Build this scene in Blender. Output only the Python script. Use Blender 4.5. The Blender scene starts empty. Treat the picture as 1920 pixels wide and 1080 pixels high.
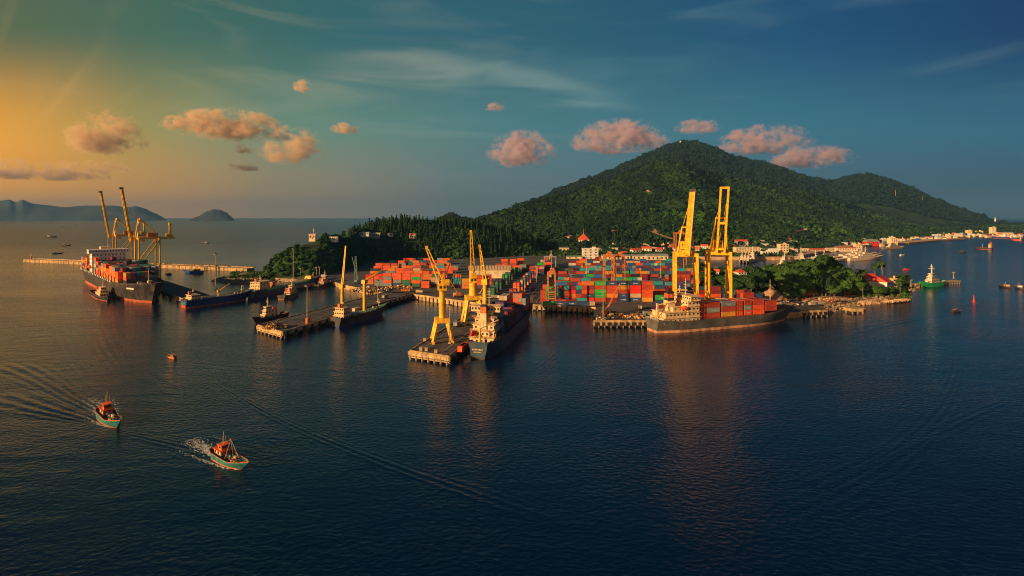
import bpy, bmesh, math, random
import numpy as np
from mathutils import Vector, Matrix, noise
from mathutils.geometry import tessellate_polygon
R = math.radians
PI = math.pi
rnd = random.Random(7)
S = bpy.context.scene
C = S.collection
F, H, YH = 960.0, 70.0, 406.0      # focal length in photo pixels, camera height, horizon row

def srgb(r, g, b):
    return tuple(((c/255)/12.92 if c <= 10 else (((c/255)+.055)/1.055)**2.4) for c in (r, g, b))

# ---------------------------------------------------------------- camera
cam = bpy.data.objects.new('camera', bpy.data.cameras.new('camera'))
C.objects.link(cam); S.camera = cam
cam.location = (0, 0, H); cam.rotation_euler = (R(90), 0, 0)
cam.data.lens = 18.0; cam.data.sensor_width = 36.0
cam.data.shift_y = -(540-YH)/1920.0
cam.data.clip_start = 1.0; cam.data.clip_end = 120000.0

# ---------------------------------------------------------------- sky
SUN_EL = R(15.0)
SUN_DIR = Vector((-.80, -.55, 0)).normalized()*math.cos(SUN_EL) + Vector((0, 0, math.sin(SUN_EL)))
world = bpy.data.worlds.new("World"); S.world = world
world.use_nodes = True
NT = world.node_tree; NT.nodes.clear()
def NN(nt, t, **k):
    n = nt.nodes.new(t)
    for a, b in k.items():
        if a.startswith('i_'):
            n.inputs[int(a[2:])].default_value = b
        else:
            setattr(n, a, b)
    return n
def MA(nt, op, a, b=None, c=None):
    n = nt.nodes.new('ShaderNodeMath'); n.operation = op
    for i, v in enumerate((a, b, c)):
        if v is None: continue
        if isinstance(v, (int, float)): n.inputs[i].default_value = v
        else: nt.links.new(v, n.inputs[i])
    return n.outputs[0]
def MR(nt, v, a, b, c=0., d=1., smooth=True):
    n = nt.nodes.new('ShaderNodeMapRange')
    if smooth: n.interpolation_type = 'SMOOTHSTEP'
    nt.links.new(v, n.inputs[0])
    for i, x in enumerate((a, b, c, d)): n.inputs[i+1].default_value = x
    return n.outputs[0]
def RAMP(nt, v, stops):
    n = nt.nodes.new('ShaderNodeValToRGB'); nt.links.new(v, n.inputs[0])
    e = n.color_ramp.elements
    while len(e) < len(stops): e.new(.5)
    for i, (p, col) in enumerate(stops):
        e[i].position = p; e[i].color = (*col[:3], 1)
    return n.outputs[0]
def MIX(nt, f, a, b, mode='MIX'):
    n = nt.nodes.new('ShaderNodeMix'); n.data_type = 'RGBA'; n.blend_type = mode
    for i, v in ((0, f), (6, a), (7, b)):
        if isinstance(v, (int, float)): n.inputs[i].default_value = v
        elif isinstance(v, tuple): n.inputs[i].default_value = (*v[:3], 1)
        else: nt.links.new(v, n.inputs[i])
    return n.outputs[2]
tc = NN(NT, 'ShaderNodeTexCoord'); sep = NN(NT, 'ShaderNodeSeparateXYZ')
NT.links.new(tc.outputs['Generated'], sep.inputs[0])
az = MR(NT, MA(NT, 'ARCTAN2', sep.outputs[0], sep.outputs[1]), -1.2, 1.2, smooth=False)
def azp(px): return (math.atan((px-960)/960)+1.2)/2.4
SK = .78
def skr(*l): return RAMP(NT, az, [(azp(p), tuple(v*SK for v in srgb(*c))) for p, c in l])
hor = skr((-300, (250, 160, 15)), (0, (246, 158, 22)), (250, (222, 142, 44)), (480, (172, 124, 76)), (850, (104, 104, 106)), (1300, (72, 86, 104)), (1900, (44, 60, 88)))
mid = skr((-300, (245, 165, 30)), (0, (236, 160, 38)), (250, (160, 142, 74)), (520, (100, 132, 110)), (960, (70, 116, 122)), (1400, (52, 108, 124)), (1900, (40, 96, 120)))
top = skr((-300, (92, 98, 58)), (0, (84, 98, 68)), (330, (60, 98, 84)), (700, (44, 92, 102)), (1100, (34, 84, 104)), (1500, (20, 72, 108)), (1900, (10, 54, 94)))
zen = (0.002, 0.014, 0.042)
z = sep.outputs[2]
v_ = MA(NT, 'DIVIDE', z, MA(NT, 'MAXIMUM', MA(NT, 'ABSOLUTE', sep.outputs[1]), .35))
cl = MIX(NT, MR(NT, v_, 0.0, .17, smooth=False), hor, mid)
cl = MIX(NT, MR(NT, v_, .13, .38), cl, top)
cl = MIX(NT, MR(NT, v_, .36, .75), cl, zen)
# high thin cirrus streaks
mp = NN(NT, 'ShaderNodeMapping'); mp.inputs['Scale'].default_value = (1.1, 1.1, 7.0); mp.inputs['Rotation'].default_value = (0.25, 0.12, 0)
NT.links.new(tc.outputs['Generated'], mp.inputs[0])
nz = NN(NT, 'ShaderNodeTexNoise'); nz.inputs['Scale'].default_value = 2.2; nz.inputs['Detail'].default_value = 9; nz.inputs['Distortion'].default_value = .9
NT.links.new(mp.outputs[0], nz.inputs['Vector'])
ci = MA(NT, 'MULTIPLY', MR(NT, nz.outputs[0], .48, .80), MR(NT, z, .02, .16))
wisp = MIX(NT, MR(NT, az, .1, .6), srgb(200, 165, 100), srgb(110, 135, 132))
cl = MIX(NT, MA(NT, 'MULTIPLY', ci, .22), cl, wisp)
# one long arc of cirrus over the bay, and streaks fanning up from the sunset side
u_ = MA(NT, 'DIVIDE', sep.outputs[0], MA(NT, 'MAXIMUM', MA(NT, 'ABSOLUTE', sep.outputs[1]), .35))
pu = MA(NT, 'MULTIPLY', u_, 9.6); pv_ = MA(NT, 'MULTIPLY', v_, 9.6)
arc = MA(NT, 'SUBTRACT', pv_, MA(NT, 'SUBTRACT', 2.92, MA(NT, 'MULTIPLY', MA(NT, 'POWER', MA(NT, 'ABSOLUTE', MA(NT, 'ADD', pu, 1.6)), 2), .052)))
arc = MA(NT, 'ADD', arc, MA(NT, 'MULTIPLY', MA(NT, 'SUBTRACT', nz.outputs[0], .5), 1.3))
ab = MA(NT, 'MULTIPLY', MR(NT, MA(NT, 'ABSOLUTE', arc), 0, .34, 1, 0), MA(NT, 'MULTIPLY', MR(NT, pu, -4.2, -1.5), MR(NT, pu, .8, 2.6, 1, 0)))
cl = MIX(NT, MA(NT, 'MULTIPLY', ab, .38), cl, wisp)
dx = MA(NT, 'ADD', pu, 11.5); dy = MA(NT, 'ADD', pv_, .8)
ang = MA(NT, 'ARCTAN2', dy, dx); rad = MA(NT, 'SQRT', MA(NT, 'ADD', MA(NT, 'POWER', dx, 2), MA(NT, 'POWER', dy, 2)))
cmb = NN(NT, 'ShaderNodeCombineXYZ'); NT.links.new(MA(NT, 'MULTIPLY', ang, 7.), cmb.inputs[0]); NT.links.new(MA(NT, 'MULTIPLY', rad, .32), cmb.inputs[1])
n5 = NN(NT, 'ShaderNodeTexNoise'); n5.inputs['Scale'].default_value = 1.0; n5.inputs['Detail'].default_value = 7; n5.inputs['Distortion'].default_value = .5
NT.links.new(cmb.outputs[0], n5.inputs['Vector'])
st_ = MA(NT, 'MULTIPLY', MR(NT, n5.outputs[0], .50, .72), MA(NT, 'MULTIPLY', MR(NT, rad, 1.5, 7.5, 1, 0), MR(NT, v_, .06, .2)))
cl = MIX(NT, MA(NT, 'MULTIPLY', st_, .26), cl, srgb(206, 160, 84))
# sky gain behind the camera, strongest round the low sun, added as unseen fill
dt = NN(NT, 'ShaderNodeVectorMath', operation='DOT_PRODUCT'); NT.links.new(tc.outputs['Generated'], dt.inputs[0]); dt.inputs[1].default_value = SUN_DIR
glow = MA(NT, 'POWER', MA(NT, 'MAXIMUM', dt.outputs['Value'], 0.), 3.)
gain = MA(NT, 'MULTIPLY', MR(NT, sep.outputs[1], .15, -.45), MA(NT, 'ADD', .7, MA(NT, 'MULTIPLY', glow, 2.5)))
gain = MA(NT, 'ADD', 1., gain)
gc = NN(NT, 'ShaderNodeCombineXYZ'); [NT.links.new(gain, gc.inputs[i]) for i in range(3)]
cl = MIX(NT, 1.0, cl, gc.outputs[0], 'MULTIPLY')
nis = NN(NT, 'ShaderNodeTexSky', sky_type='NISHITA', sun_disc=False)
nis.sun_elevation = SUN_EL; nis.sun_rotation = math.atan2(SUN_DIR.x, SUN_DIR.y)
tot = MIX(NT, 1.0, MIX(NT, 1.0, cl, (9.6, 9.6, 9.6), 'MULTIPLY'), MIX(NT, 1.0, nis.outputs[0], (.012, .012, .012), 'MULTIPLY'), 'ADD')
bg = NN(NT, 'ShaderNodeBackground'); bg.inputs[1].default_value = .1
NT.links.new(tot, bg.inputs[0])
wo = NN(NT, 'ShaderNodeOutputWorld'); NT.links.new(bg.outputs[0], wo.inputs[0])

# ---------------------------------------------------------------- sun
sl = bpy.data.lights.new('sun', 'SUN'); sl.energy = 5.0; sl.angle = R(.6); sl.color = (1, .64, .31)
sun = bpy.data.objects.new('sun', sl); C.objects.link(sun)
sun.rotation_euler = SUN_DIR.to_track_quat('Z', 'Y').to_euler()
S.view_settings.view_transform = 'Standard'; S.view_settings.look = 'None'
S.view_settings.exposure = 0.65; S.view_settings.gamma = 1.0
S.cycles.use_denoising = True; S.cycles.filter_width = 1.05
S.cycles.max_bounces = 6; S.cycles.diffuse_bounces = 2; S.cycles.glossy_bounces = 3
S.cycles.volume_bounces = 2; S.cycles.transparent_max_bounces = 6
S.cycles.caustics_reflective = False; S.cycles.caustics_refractive = False

# ---------------------------------------------------------------- materials
def mat(name, col, rough=.7, metal=0., var=.25, scale=.5, bump=0., bscale=2., rand=0., dirt=None, spec=.4):
    m = bpy.data.materials.new(name); m.use_nodes = True
    nt = m.node_tree; b = nt.nodes['Principled BSDF']
    b.inputs['Roughness'].default_value = rough; b.inputs['Metallic'].default_value = metal
    b.inputs['Specular IOR Level'].default_value = spec
    t = NN(nt, 'ShaderNodeTexCoord')
    n = NN(nt, 'ShaderNodeTexNoise'); n.inputs['Scale'].default_value = scale; n.inputs['Detail'].default_value = 6
    nt.links.new(t.outputs['Object'], n.inputs['Vector'])
    lo = tuple(c*(1-var) for c in col); hi = tuple(min(.95, c*(1+var)) for c in col)
    o = MIX(nt, MR(nt, n.outputs[0], .32, .68), lo, hi)
    if dirt:
        n2 = NN(nt, 'ShaderNodeTexNoise'); n2.inputs['Scale'].default_value = scale*2.3; n2.inputs['Detail'].default_value = 8
        mp2 = NN(nt, 'ShaderNodeMapping'); mp2.inputs['Scale'].default_value = (1, 1, .25); mp2.inputs['Location'].default_value = (7, 3, 1)
        nt.links.new(t.outputs['Object'], mp2.inputs[0]); nt.links.new(mp2.outputs[0], n2.inputs['Vector'])
        o = MIX(nt, MA(nt, 'MULTIPLY', MR(nt, n2.outputs[0], .52, .68), .75), o, dirt)
    if rand:
        oi = NN(nt, 'ShaderNodeObjectInfo')
        hs = NN(nt, 'ShaderNodeHueSaturation')
        nt.links.new(o, hs.inputs['Color']); nt.links.new(MR(nt, oi.outputs['Random'], 0, 1, 1-rand, 1+rand, False), hs.inputs['Value'])
        o = hs.outputs[0]
    nt.links.new(o, b.inputs['Base Color'])
    if bump:
        n3 = NN(nt, 'ShaderNodeTexNoise'); n3.inputs['Scale'].default_value = bscale; n3.inputs['Detail'].default_value = 5
        nt.links.new(t.outputs['Object'], n3.inputs['Vector'])
        bp = NN(nt, 'ShaderNodeBump'); bp.inputs['Strength'].default_value = bump; bp.inputs['Distance'].default_value = .5
        nt.links.new(n3.outputs[0], bp.inputs['Height']); nt.links.new(bp.outputs[0], b.inputs['Normal'])
    return m
M = {}
def dm(name, *a, **k): M[name] = mat(name, *a, **k)
RUST = (.16, .055, .025)
dm('yellow', (.86, .42, .015), .55, var=.25, scale=.5, dirt=(.55, .25, .03))
dm('orange', (.52, .15, .035), .7, var=.35, scale=1.2, dirt=(.2, .07, .03))
dm('cream', (.68, .47, .24), .6, var=.12, dirt=(.35, .2, .1))
dm('white', (.72, .68, .60), .6, var=.12, scale=.3)
dm('wall', (.66, .50, .31), .8, var=.2, scale=.2, rand=.12)
dm('wallw', (.66, .60, .52), .8, var=.15, scale=.2, rand=.1)
dm('redroof', (.55, .08, .03), .8, var=.25, scale=.6, rand=.15)
dm('greyroof', (.20, .21, .21), .8, var=.25, scale=.3, rand=.2)
dm('glass', (.02, .03, .04), .25, var=.2)
dm('black', (.018, .018, .020), .7, var=.3)
dm('darkgrey', (.06, .06, .065), .7, var=.3)
dm('grey', (.25, .25, .25), .7, var=.25)
dm('naval', (.62, .50, .36), .7, var=.15)
dm('hullblack', (.030, .028, .030), .5, var=.4, scale=.15, dirt=(.12, .06, .03))
dm('hullgrey', (.085, .080, .070), .6, var=.3, scale=.2, dirt=(.15, .09, .05))
dm('hullblue', (.015, .03, .14), .5, var=.3, scale=.2, dirt=(.10, .05, .04))
dm('hullnavy', (.03, .06, .09), .5, var=.3, scale=.2, dirt=(.1, .07, .05))
dm('hullgreen', (.04, .50, .16), .5, var=.2, scale=.3)
dm('teal', (.02, .155, .14), .6, var=.4, scale=.8, dirt=(.06, .06, .04))
dm('blue', (.02, .10, .30), .5, var=.25)
dm('bootred', (.40, .085, .03), .7, var=.3, scale=.3, dirt=(.5, .22, .12))
dm('boottan', (.55, .27, .14), .7, var=.3, scale=.3, dirt=(.3, .08, .04))
dm('deckred', (.22, .06, .04), .8, var=.3, scale=.5)
dm('deckgreen', (.10, .20, .12), .8, var=.3, scale=.5)
dm('red', (.60, .04, .02), .5, var=.15)
dm('wood', (.22, .12, .06), .8, var=.4, scale=2)
dm('rope', (.35, .28, .18), .9)
dm('concrete', (.46, .29, .125), .9, var=.35, scale=.25, bump=.4, bscale=.8, dirt=(.16, .12, .08))
dm('pile', (.26, .19, .13), .9, var=.3, scale=.6)
dm('asphalt', (.060, .055, .050), .95, var=.45, scale=.12, bump=.15, bscale=.5, dirt=(.12, .10, .08))
dm('yard', (.075, .068, .060), .95, var=.35, scale=.03, dirt=(.13, .10, .075), bump=.2, bscale=.3)
dm('dirt', (.22, .15, .085), 1., var=.4, scale=.08, bump=.5, bscale=.3, dirt=(.05, .07, .03))
dm('townground', (.13, .12, .075), 1., var=.5, scale=.03, bump=.4, bscale=.1, dirt=(.04, .07, .03))
dm('rock', (.30, .20, .12), 1., var=.4, scale=.4, bump=.8, bscale=1., dirt=(.10, .07, .05))
dm('sand', (.50, .31, .17), 1., var=.25, scale=.2, bump=.5, bscale=.6, dirt=(.32, .2, .11))
dm('bark', (.16, .12, .08), 1., var=.4, scale=2)
dm('foam', (.46, .47, .42), .8, var=.3, scale=.8)
dm('steel', (.45, .43, .40), .5, .3, var=.15)
dm('hill', (.030, .060, .020), 1., var=.6, scale=.012, bump=.8, bscale=.05, dirt=(.025, .04, .015), spec=.1)
dm('island', (.05, .06, .05), 1., var=.3, scale=.002, spec=.1)
dm('track', (.42, .22, .11), 1., var=.3, scale=.05)

def leafmat(name, col, var=.45, sc=.15):
    m = bpy.data.materials.new(name); m.use_nodes = True
    nt = m.node_tree; b = nt.nodes['Principled BSDF']
    b.inputs['Roughness'].default_value = .75; b.inputs['Specular IOR Level'].default_value = .15
    oi = NN(nt, 'ShaderNodeObjectInfo'); t = NN(nt, 'ShaderNodeTexCoord')
    n = NN(nt, 'ShaderNodeTexNoise'); n.inputs['Scale'].default_value = sc; n.inputs['Detail'].default_value = 3
    nt.links.new(t.outputs['Object'], n.inputs['Vector'])
    v = MA(nt, 'ADD', MA(nt, 'MULTIPLY', n.outputs[0], .6), MA(nt, 'MULTIPLY', oi.outputs['Random'], .5))
    lo = (col[0]*(1-var), col[1]*(1-var), col[2]*(1-var*.6)); hi = (col[0]*(1+var*1.3), col[1]*(1+var), col[2])
    nt.links.new(MIX(nt, v, lo, hi), b.inputs['Base Color'])
    tr = NN(nt, 'ShaderNodeBsdfTranslucent'); tr.inputs[0].default_value = (col[0]*1.3, col[1]*1.3, col[2]*.6, 1)
    ms = NN(nt, 'ShaderNodeMixShader'); ms.inputs[0].default_value = .25
    nt.links.new(b.outputs[0], ms.inputs[1]); nt.links.new(tr.outputs[0], ms.inputs[2])
    nt.links.new(ms.outputs[0], nt.nodes['Material Output'].inputs[0])
    M[name] = m
leafmat('leaf', (.055, .128, .030))
leafmat('leafdark', (.026, .066, .026))
leafmat('leafhazeshade', (.012, .030, .032))  # back ridge crowns: shade and blue haze put into the leaf colour
leafmat('slopeleaf', (.034, .088, .030))
leafmat('slopedark', (.018, .052, .030))
leafmat('slopebright', (.055, .155, .030))
leafmat('slopeconifer', (.018, .046, .028))
leafmat('palm', (.050, .100, .030))
leafmat('conifer', (.026, .066, .028))

# container paint: fine vertical ribs as bump, per-object tone
def boxmat(name, col, rough=.55):
    m = mat(name, col, rough, var=.14, scale=.35, rand=.18, dirt=tuple(.55*c+.45*r for c, r in zip(col, RUST)))
    nt = m.node_tree; b = nt.nodes['Principled BSDF']
    t = NN(nt, 'ShaderNodeTexCoord'); w = NN(nt, 'ShaderNodeTexWave'); w.inputs['Scale'].default_value = 1.1
    w.bands_direction = 'X'
    nt.links.new(t.outputs['Object'], w.inputs['Vector'])
    bp = NN(nt, 'ShaderNodeBump'); bp.inputs['Strength'].default_value = .35; bp.inputs['Distance'].default_value = .05
    nt.links.new(w.outputs[1], bp.inputs['Height']); nt.links.new(bp.outputs[0], b.inputs['Normal'])
    M['c_'+name] = m
CCOL = {'rust red': (.46, .060, .026), 'orange red': (.76, .10, .022), 'bright red': (.72, .020, .015), 'orange': (.66, .19, .03),
        'mustard': (.62, .27, .03), 'navy blue': (.026, .062, .155), 'blue': (.025, .14, .38), 'teal': (.03, .32, .34),
        'green': (.02, .38, .06), 'dark green': (.02, .16, .07), 'grey': (.22, .24, .23), 'beige': (.52, .36, .22),
        'maroon': (.20, .022, .028), 'black': (.022, .022, .026), 'purple': (.10, .05, .16), 'white': (.62, .56, .46)}
for k, v in CCOL.items(): boxmat(k, v)

# ---------------------------------------------------------------- mesh helpers
class MB:
    def __init__(s): s.v = []; s.f = []; s.m = []; s.ms = []
    def mi(s, m):
        if m not in s.ms: s.ms.append(m)
        return s.ms.index(m)
    def quadbox(s, P, m):
        n = len(s.v); s.v += [tuple(p) for p in P]; k = s.mi(m)
        for f in ((0,3,2,1),(4,5,6,7),(0,1,5,4),(1,2,6,5),(2,3,7,6),(3,0,4,7)):
            s.f.append(tuple(n+i for i in f)); s.m.append(k)
        return s
    def box(s, cx, cy, z0, sx, sy, sz, m, rz=0, top=1., topy=None):
        c, q = math.cos(rz), math.sin(rz); P = []
        ty = top if topy is None else topy
        for zz, tx_, ty_ in ((z0, 1, 1), (z0+sz, top, ty)):
            for a, b in ((-1,-1),(1,-1),(1,1),(-1,1)):
                x = a*sx/2*tx_; y = b*sy/2*ty_
                P.append((cx+x*c-y*q, cy+x*q+y*c, zz))
        return s.quadbox(P, m)
    def beam(s, p, q, w, m, h=None, w2=None):
        p = Vector(p); q = Vector(q); h = h or w; w2 = w2 or w; k = w2/w
        d = (q-p).normalized(); up = Vector((0, 0, 1))
        if abs(d.z) > .99: up = Vector((0, 1, 0))
        a = d.cross(up).normalized(); b = a.cross(d).normalized()
        P = []
        for o, e in ((p, 1), (q, k)):
            for i, j in ((-1,-1),(1,-1),(1,1),(-1,1)): P.append(o+a*i*w/2*e+b*j*h/2*e)
        return s.quadbox([P[0],P[1],P[2],P[3],P[4],P[5],P[6],P[7]], m)
    def cyl(s, p, q, r, m, r2=None, n=10, cap=True):
        p = Vector(p); q = Vector(q); r2 = r if r2 is None else r2
        d = (q-p).normalized(); up = Vector((0, 0, 1))
        if abs(d.z) > .99: up = Vector((0, 1, 0))
        a = d.cross(up).normalized(); b = a.cross(d).normalized(); n0 = len(s.v); k = s.mi(m)
        for o, rr in ((p, r), (q, r2)):
            for i in range(n):
                t = 2*PI*i/n; s.v.append(tuple(o+a*math.cos(t)*rr+b*math.sin(t)*rr))
        for i in range(n):
            j = (i+1) % n; s.f.append((n0+i, n0+j, n0+n+j, n0+n+i)); s.m.append(k)
        if cap:
            s.f.append(tuple(n0+i for i in reversed(range(n)))); s.m.append(k)
            s.f.append(tuple(n0+n+i for i in range(n))); s.m.append(k)
        return s
    def ell(s, c, rx, ry, rz, m, n=10, k=6, jit=0):
        n0 = len(s.v); mi = s.mi(m)
        for i in range(k+1):
            th = PI*i/k
            for j in range(n):
                ph = 2*PI*j/n; q = 1+rnd.uniform(-jit, jit)
                s.v.append((c[0]+rx*q*math.sin(th)*math.cos(ph), c[1]+ry*q*math.sin(th)*math.sin(ph), c[2]+rz*q*math.cos(th)))
        for i in range(k):
            for j in range(n):
                a = n0+i*n+j; b = n0+i*n+(j+1) % n
                s.f.append((a, a+n, b+n, b)); s.m.append(mi)
        return s
    def poly(s, pts, z0, z1, m, ms=None):
        """vertical prism; pts 2-D list"""
        A = sum(pts[i][0]*pts[(i+1) % len(pts)][1]-pts[(i+1) % len(pts)][0]*pts[i][1] for i in range(len(pts)))
        if A < 0: pts = pts[::-1]
        n0 = len(s.v); n = len(pts); k = s.mi(m); ks = s.mi(ms or m)
        s.v += [(x, y, z0) for x, y in pts]+[(x, y, z1) for x, y in pts]
        for t in tessellate_polygon([[Vector((x, y, 0)) for x, y in pts]]):
            a, b, c = t
            cr = (pts[b][0]-pts[a][0])*(pts[c][1]-pts[a][1])-(pts[b][1]-pts[a][1])*(pts[c][0]-pts[a][0])
            if cr < 0: b, c = c, b
            s.f.append((n0+n+a, n0+n+b, n0+n+c)); s.m.append(k)
        for i in range(n):
            j = (i+1) % n; s.f.append((n0+i, n0+j, n0+n+j, n0+n+i)); s.m.append(ks)
        return s
    def gable(s, cx, cy, z, sx, sy, h, m, rz=0, over=.4, hip=0.):
        c, q = math.cos(rz), math.sin(rz); a = sx/2+over; b = sy/2+over; r = a-hip
        P = [(-a,-b,0),(a,-b,0),(a,b,0),(-a,b,0),(-r,0,h),(r,0,h)]
        n = len(s.v); k = s.mi(m); s.v += [(cx+x*c-y*q, cy+x*q+y*c, z+w) for x, y, w in P]
        for f in ((0,1,5,4),(2,3,4,5),(1,2,5),(3,0,4),(0,3,2,1)): s.f.append(tuple(n+i for i in f)); s.m.append(k)
        return s
    def mesh(s, name):
        me = bpy.data.meshes.new(name); me.from_pydata(s.v, [], s.f)
        for m in s.ms: me.materials.append(M[m])
        me.polygons.foreach_set('material_index', s.m); me.update()
        return me
    def build(s, name, parent=None, smooth=False):
        me = s.mesh(name)
        if smooth: me.polygons.foreach_set('use_smooth', [True]*len(me.polygons))
        return link(name, me, parent)
def link(name, me, parent=None, loc=None, rz=None):
    o = bpy.data.objects.new(name, me); C.objects.link(o)
    if parent is not None: o.parent = parent
    if loc is not None: o.location = loc
    if rz is not None: o.rotation_euler = (0, 0, rz)
    return o
def tag(o, label=None, cat=None, group=None, kind=None):
    if label: o['label'] = label
    if cat: o['category'] = cat
    if group: o['group'] = group
    if kind: o['kind'] = kind
    return o
def thing(name, label, cat, loc=(0, 0, 0), rz=0., group=None):
    o = bpy.data.objects.new(name, None); C.objects.link(o)
    o.location = loc; o.rotation_euler = (0, 0, rz); o.empty_display_size = .5
    return tag(o, label, cat, group)
def copy_tree(o, loc=None, rz=None, label=None, parent=None):
    c = o.copy(); C.objects.link(c)
    if parent is not None: c.parent = parent
    if loc is not None: c.location = loc
    if rz is not None: c.rotation_euler = (0, 0, rz)
    if label: c['label'] = label
    for ch in [x for x in o.children]: copy_tree(ch, parent=c)
    return c
def W(px, py, z=0.):
    d = F*(H-z)/(py-YH)
    return Vector(((px-960)/F*d, d, z))
def at(px, d, z=0.): return Vector(((px-960)/F*d, d, z))
def zat(py, d): return H-(py-YH)*d/F
_unit = {}
def win(parent, x, y, z, w, h, m='glass', depth=.12, axis='y', name='window'):
    """one window: a thin box, w wide and h high, centred at x,y,z, facing along axis"""
    if m not in _unit: _unit[m] = MB().box(0, 0, -.5, 1, 1, 1, m).mesh('window')
    o = link(name, _unit[m], parent, (x, y, z))
    o.scale = (w, depth, h) if axis == 'y' else (depth, w, h)
    return o
_txt = {}
def text(s_, size, parent, loc, rot, m, name='lettering'):
    if s_ not in ('EVERGREEN', 'OPC', 'A'): name = 'marking'; s_ = 'wide' if len(s_) > 6 else 'short'   # writing too small to read in the photo: plain pale marks
    key = (s_, m)
    if s_ in ('wide', 'short') and key not in _txt:
        mb = MB(); n = 8 if s_ == 'wide' else 4; r = random.Random(n)
        for i in range(n): mb.quadbox([(x, y, z_) for z_ in (-.01, .01) for x, y in ((i*.62-n*.31, -.3), (i*.62-n*.31+r.uniform(.25, .5), -.3), (i*.62-n*.31+r.uniform(.25, .5), .3), (i*.62-n*.31, r.uniform(.1, .3)))], m)
        _txt[key] = mb.mesh('marking')
    if key not in _txt:
        cu = bpy.data.curves.new('lettering', 'FONT'); cu.body = s_; cu.align_x = 'CENTER'; cu.align_y = 'CENTER'; cu.extrude = .01
        t = bpy.data.objects.new('tmp', cu); C.objects.link(t)
        me = bpy.data.meshes.new_from_object(t.evaluated_get(bpy.context.evaluated_depsgraph_get()))
        me.materials.clear(); me.materials.append(M[m]); bpy.data.objects.remove(t); _txt[key] = me
    o = link(name, _txt[key], parent, loc); o.rotation_euler = rot; o.scale = (size, size, 1)
    return o

# ================================================================ WATER
def water_mat():
    m = bpy.data.materials.new('water'); m.use_nodes = True
    nt = m.node_tree; b = nt.nodes['Principled BSDF']
    b.inputs['Base Color'].default_value = (.0003, .0092, .0330, 1)
    b.inputs['Specular Tint'].default_value = (.30, .80, 1., 1); b.inputs['IOR'].default_value = 1.42; b.inputs['Roughness'].default_value = .10
    t = NN(nt, 'ShaderNodeTexCoord'); g = NN(nt, 'ShaderNodeNewGeometry')
    sp = NN(nt, 'ShaderNodeSeparateXYZ'); nt.links.new(g.outputs['Position'], sp.inputs[0])
    def ns(scale, sx, sy, rz, det=4, dist=0.):
        mp = NN(nt, 'ShaderNodeMapping'); mp.inputs['Scale'].default_value = (sx, sy, 1); mp.inputs['Rotation'].default_value = (0, 0, rz)
        nt.links.new(g.outputs['Position'], mp.inputs[0])
        n = NN(nt, 'ShaderNodeTexNoise'); n.inputs['Scale'].default_value = scale; n.inputs['Detail'].default_value = det; n.inputs['Distortion'].default_value = dist
        nt.links.new(mp.outputs[0], n.inputs['Vector']); return n.outputs[0]
    rip = ns(.55, 1.0, 1.5, .3, 5)           # short wind ripples
    swl = ns(.07, .7, 1.8, -.35, 3, .5)      # longer swell
    pat = ns(.006, 1, 2.2, .2, 3)            # calm and ruffled patches
    left = MR(nt, MA(nt, 'ADD', sp.outputs[0], MA(nt, 'MULTIPLY', sp.outputs[1], .55)), -90, 60, 1., .35)
    h = MA(nt, 'ADD', MA(nt, 'MULTIPLY', rip, MA(nt, 'MULTIPLY', MR(nt, pat, .35, .65, .55, 1.2), .50)),
           MA(nt, 'MULTIPLY', swl, MA(nt, 'MULTIPLY', left, .9)))
    bp = NN(nt, 'ShaderNodeBump'); bp.inputs['Strength'].default_value = .55; bp.inputs['Distance'].default_value = 1.
    nt.links.new(h, bp.inputs['Height']); nt.links.new(bp.outputs[0], b.inputs['Normal'])
    nt.links.new(MR(nt, sp.outputs[1], 200, 1500, .09, .28), b.inputs['Roughness'])
    M['water'] = m
water_mat()
EXT = 22000.
mb = MB(); gx = [-EXT, -4000, -1200, -500, 0, 500, 1200, 4000, EXT]; gy = [-3000, 60, 300, 700, 1500, 4000, 12000, EXT]
for y_ in gy:
    for x_ in gx: mb.v.append((x_, y_, 0))
for j in range(len(gy)-1):
    for i in range(len(gx)-1):
        a = j*len(gx)+i; mb.f.append((a, a+1, a+len(gx)+1, a+len(gx))); mb.m.append(mb.mi('water'))
tag(mb.build('water'), kind='structure', label='dark blue green harbour water with small ripples')

def wake(pts, w0, w1, amp, waves=3, label='faint ripple line trailing across the water', foam=0.):
    """a train of low crests in the water surface, tapering to nothing at the edges"""
    P = [W(*p) for p in pts]; path = []
    for i in range(len(P)-1):
        a = P[max(0, i-1)]; b = P[i]; c = P[i+1]; d = P[min(len(P)-1, i+2)]
        for k in range(24):
            t = k/24; path.append(.5*((2*b)+(-a+c)*t+(2*a-5*b+4*c-d)*t*t+(-a+3*b-3*c+d)*t**3))
    path.append(P[-1]); n = len(path); cs = 10*waves; mb = MB(); k = mb.mi('water')
    for i, p in enumerate(path):
        tg = (path[min(n-1, i+1)]-path[max(0, i-1)]).normalized(); nm = Vector((-tg.y, tg.x, 0))
        s_ = i/(n-1); w = w0+(w1-w0)*s_; env = math.sin(PI*min(1, s_*4)/2)*math.sin(PI*min(1, (1-s_)*2.5)/2)
        for j in range(cs+1):
            u = j/cs*2-1; e = max(0, 1-u*u)
            q = p+nm*u*w/2
            hgt = .012+amp*.5*env*e*(.5+.5*math.sin(u*PI*waves))*(1+.4*noise.noise(q*.15))
            mb.v.append((q.x, q.y, hgt if 0 < j < cs else .004))
    for i in range(n-1):
        for j in range(cs):
            a = i*(cs+1)+j; mb.f.append((a, a+cs+1, a+cs+2, a+1)); mb.m.append(k)
    o = mb.build('wake', smooth=True)
    fix = o.data
    if fix.polygons[0].normal.z < 0: fix.flip_normals()
    return tag(o, label, 'wake', kind='stuff')
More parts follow.
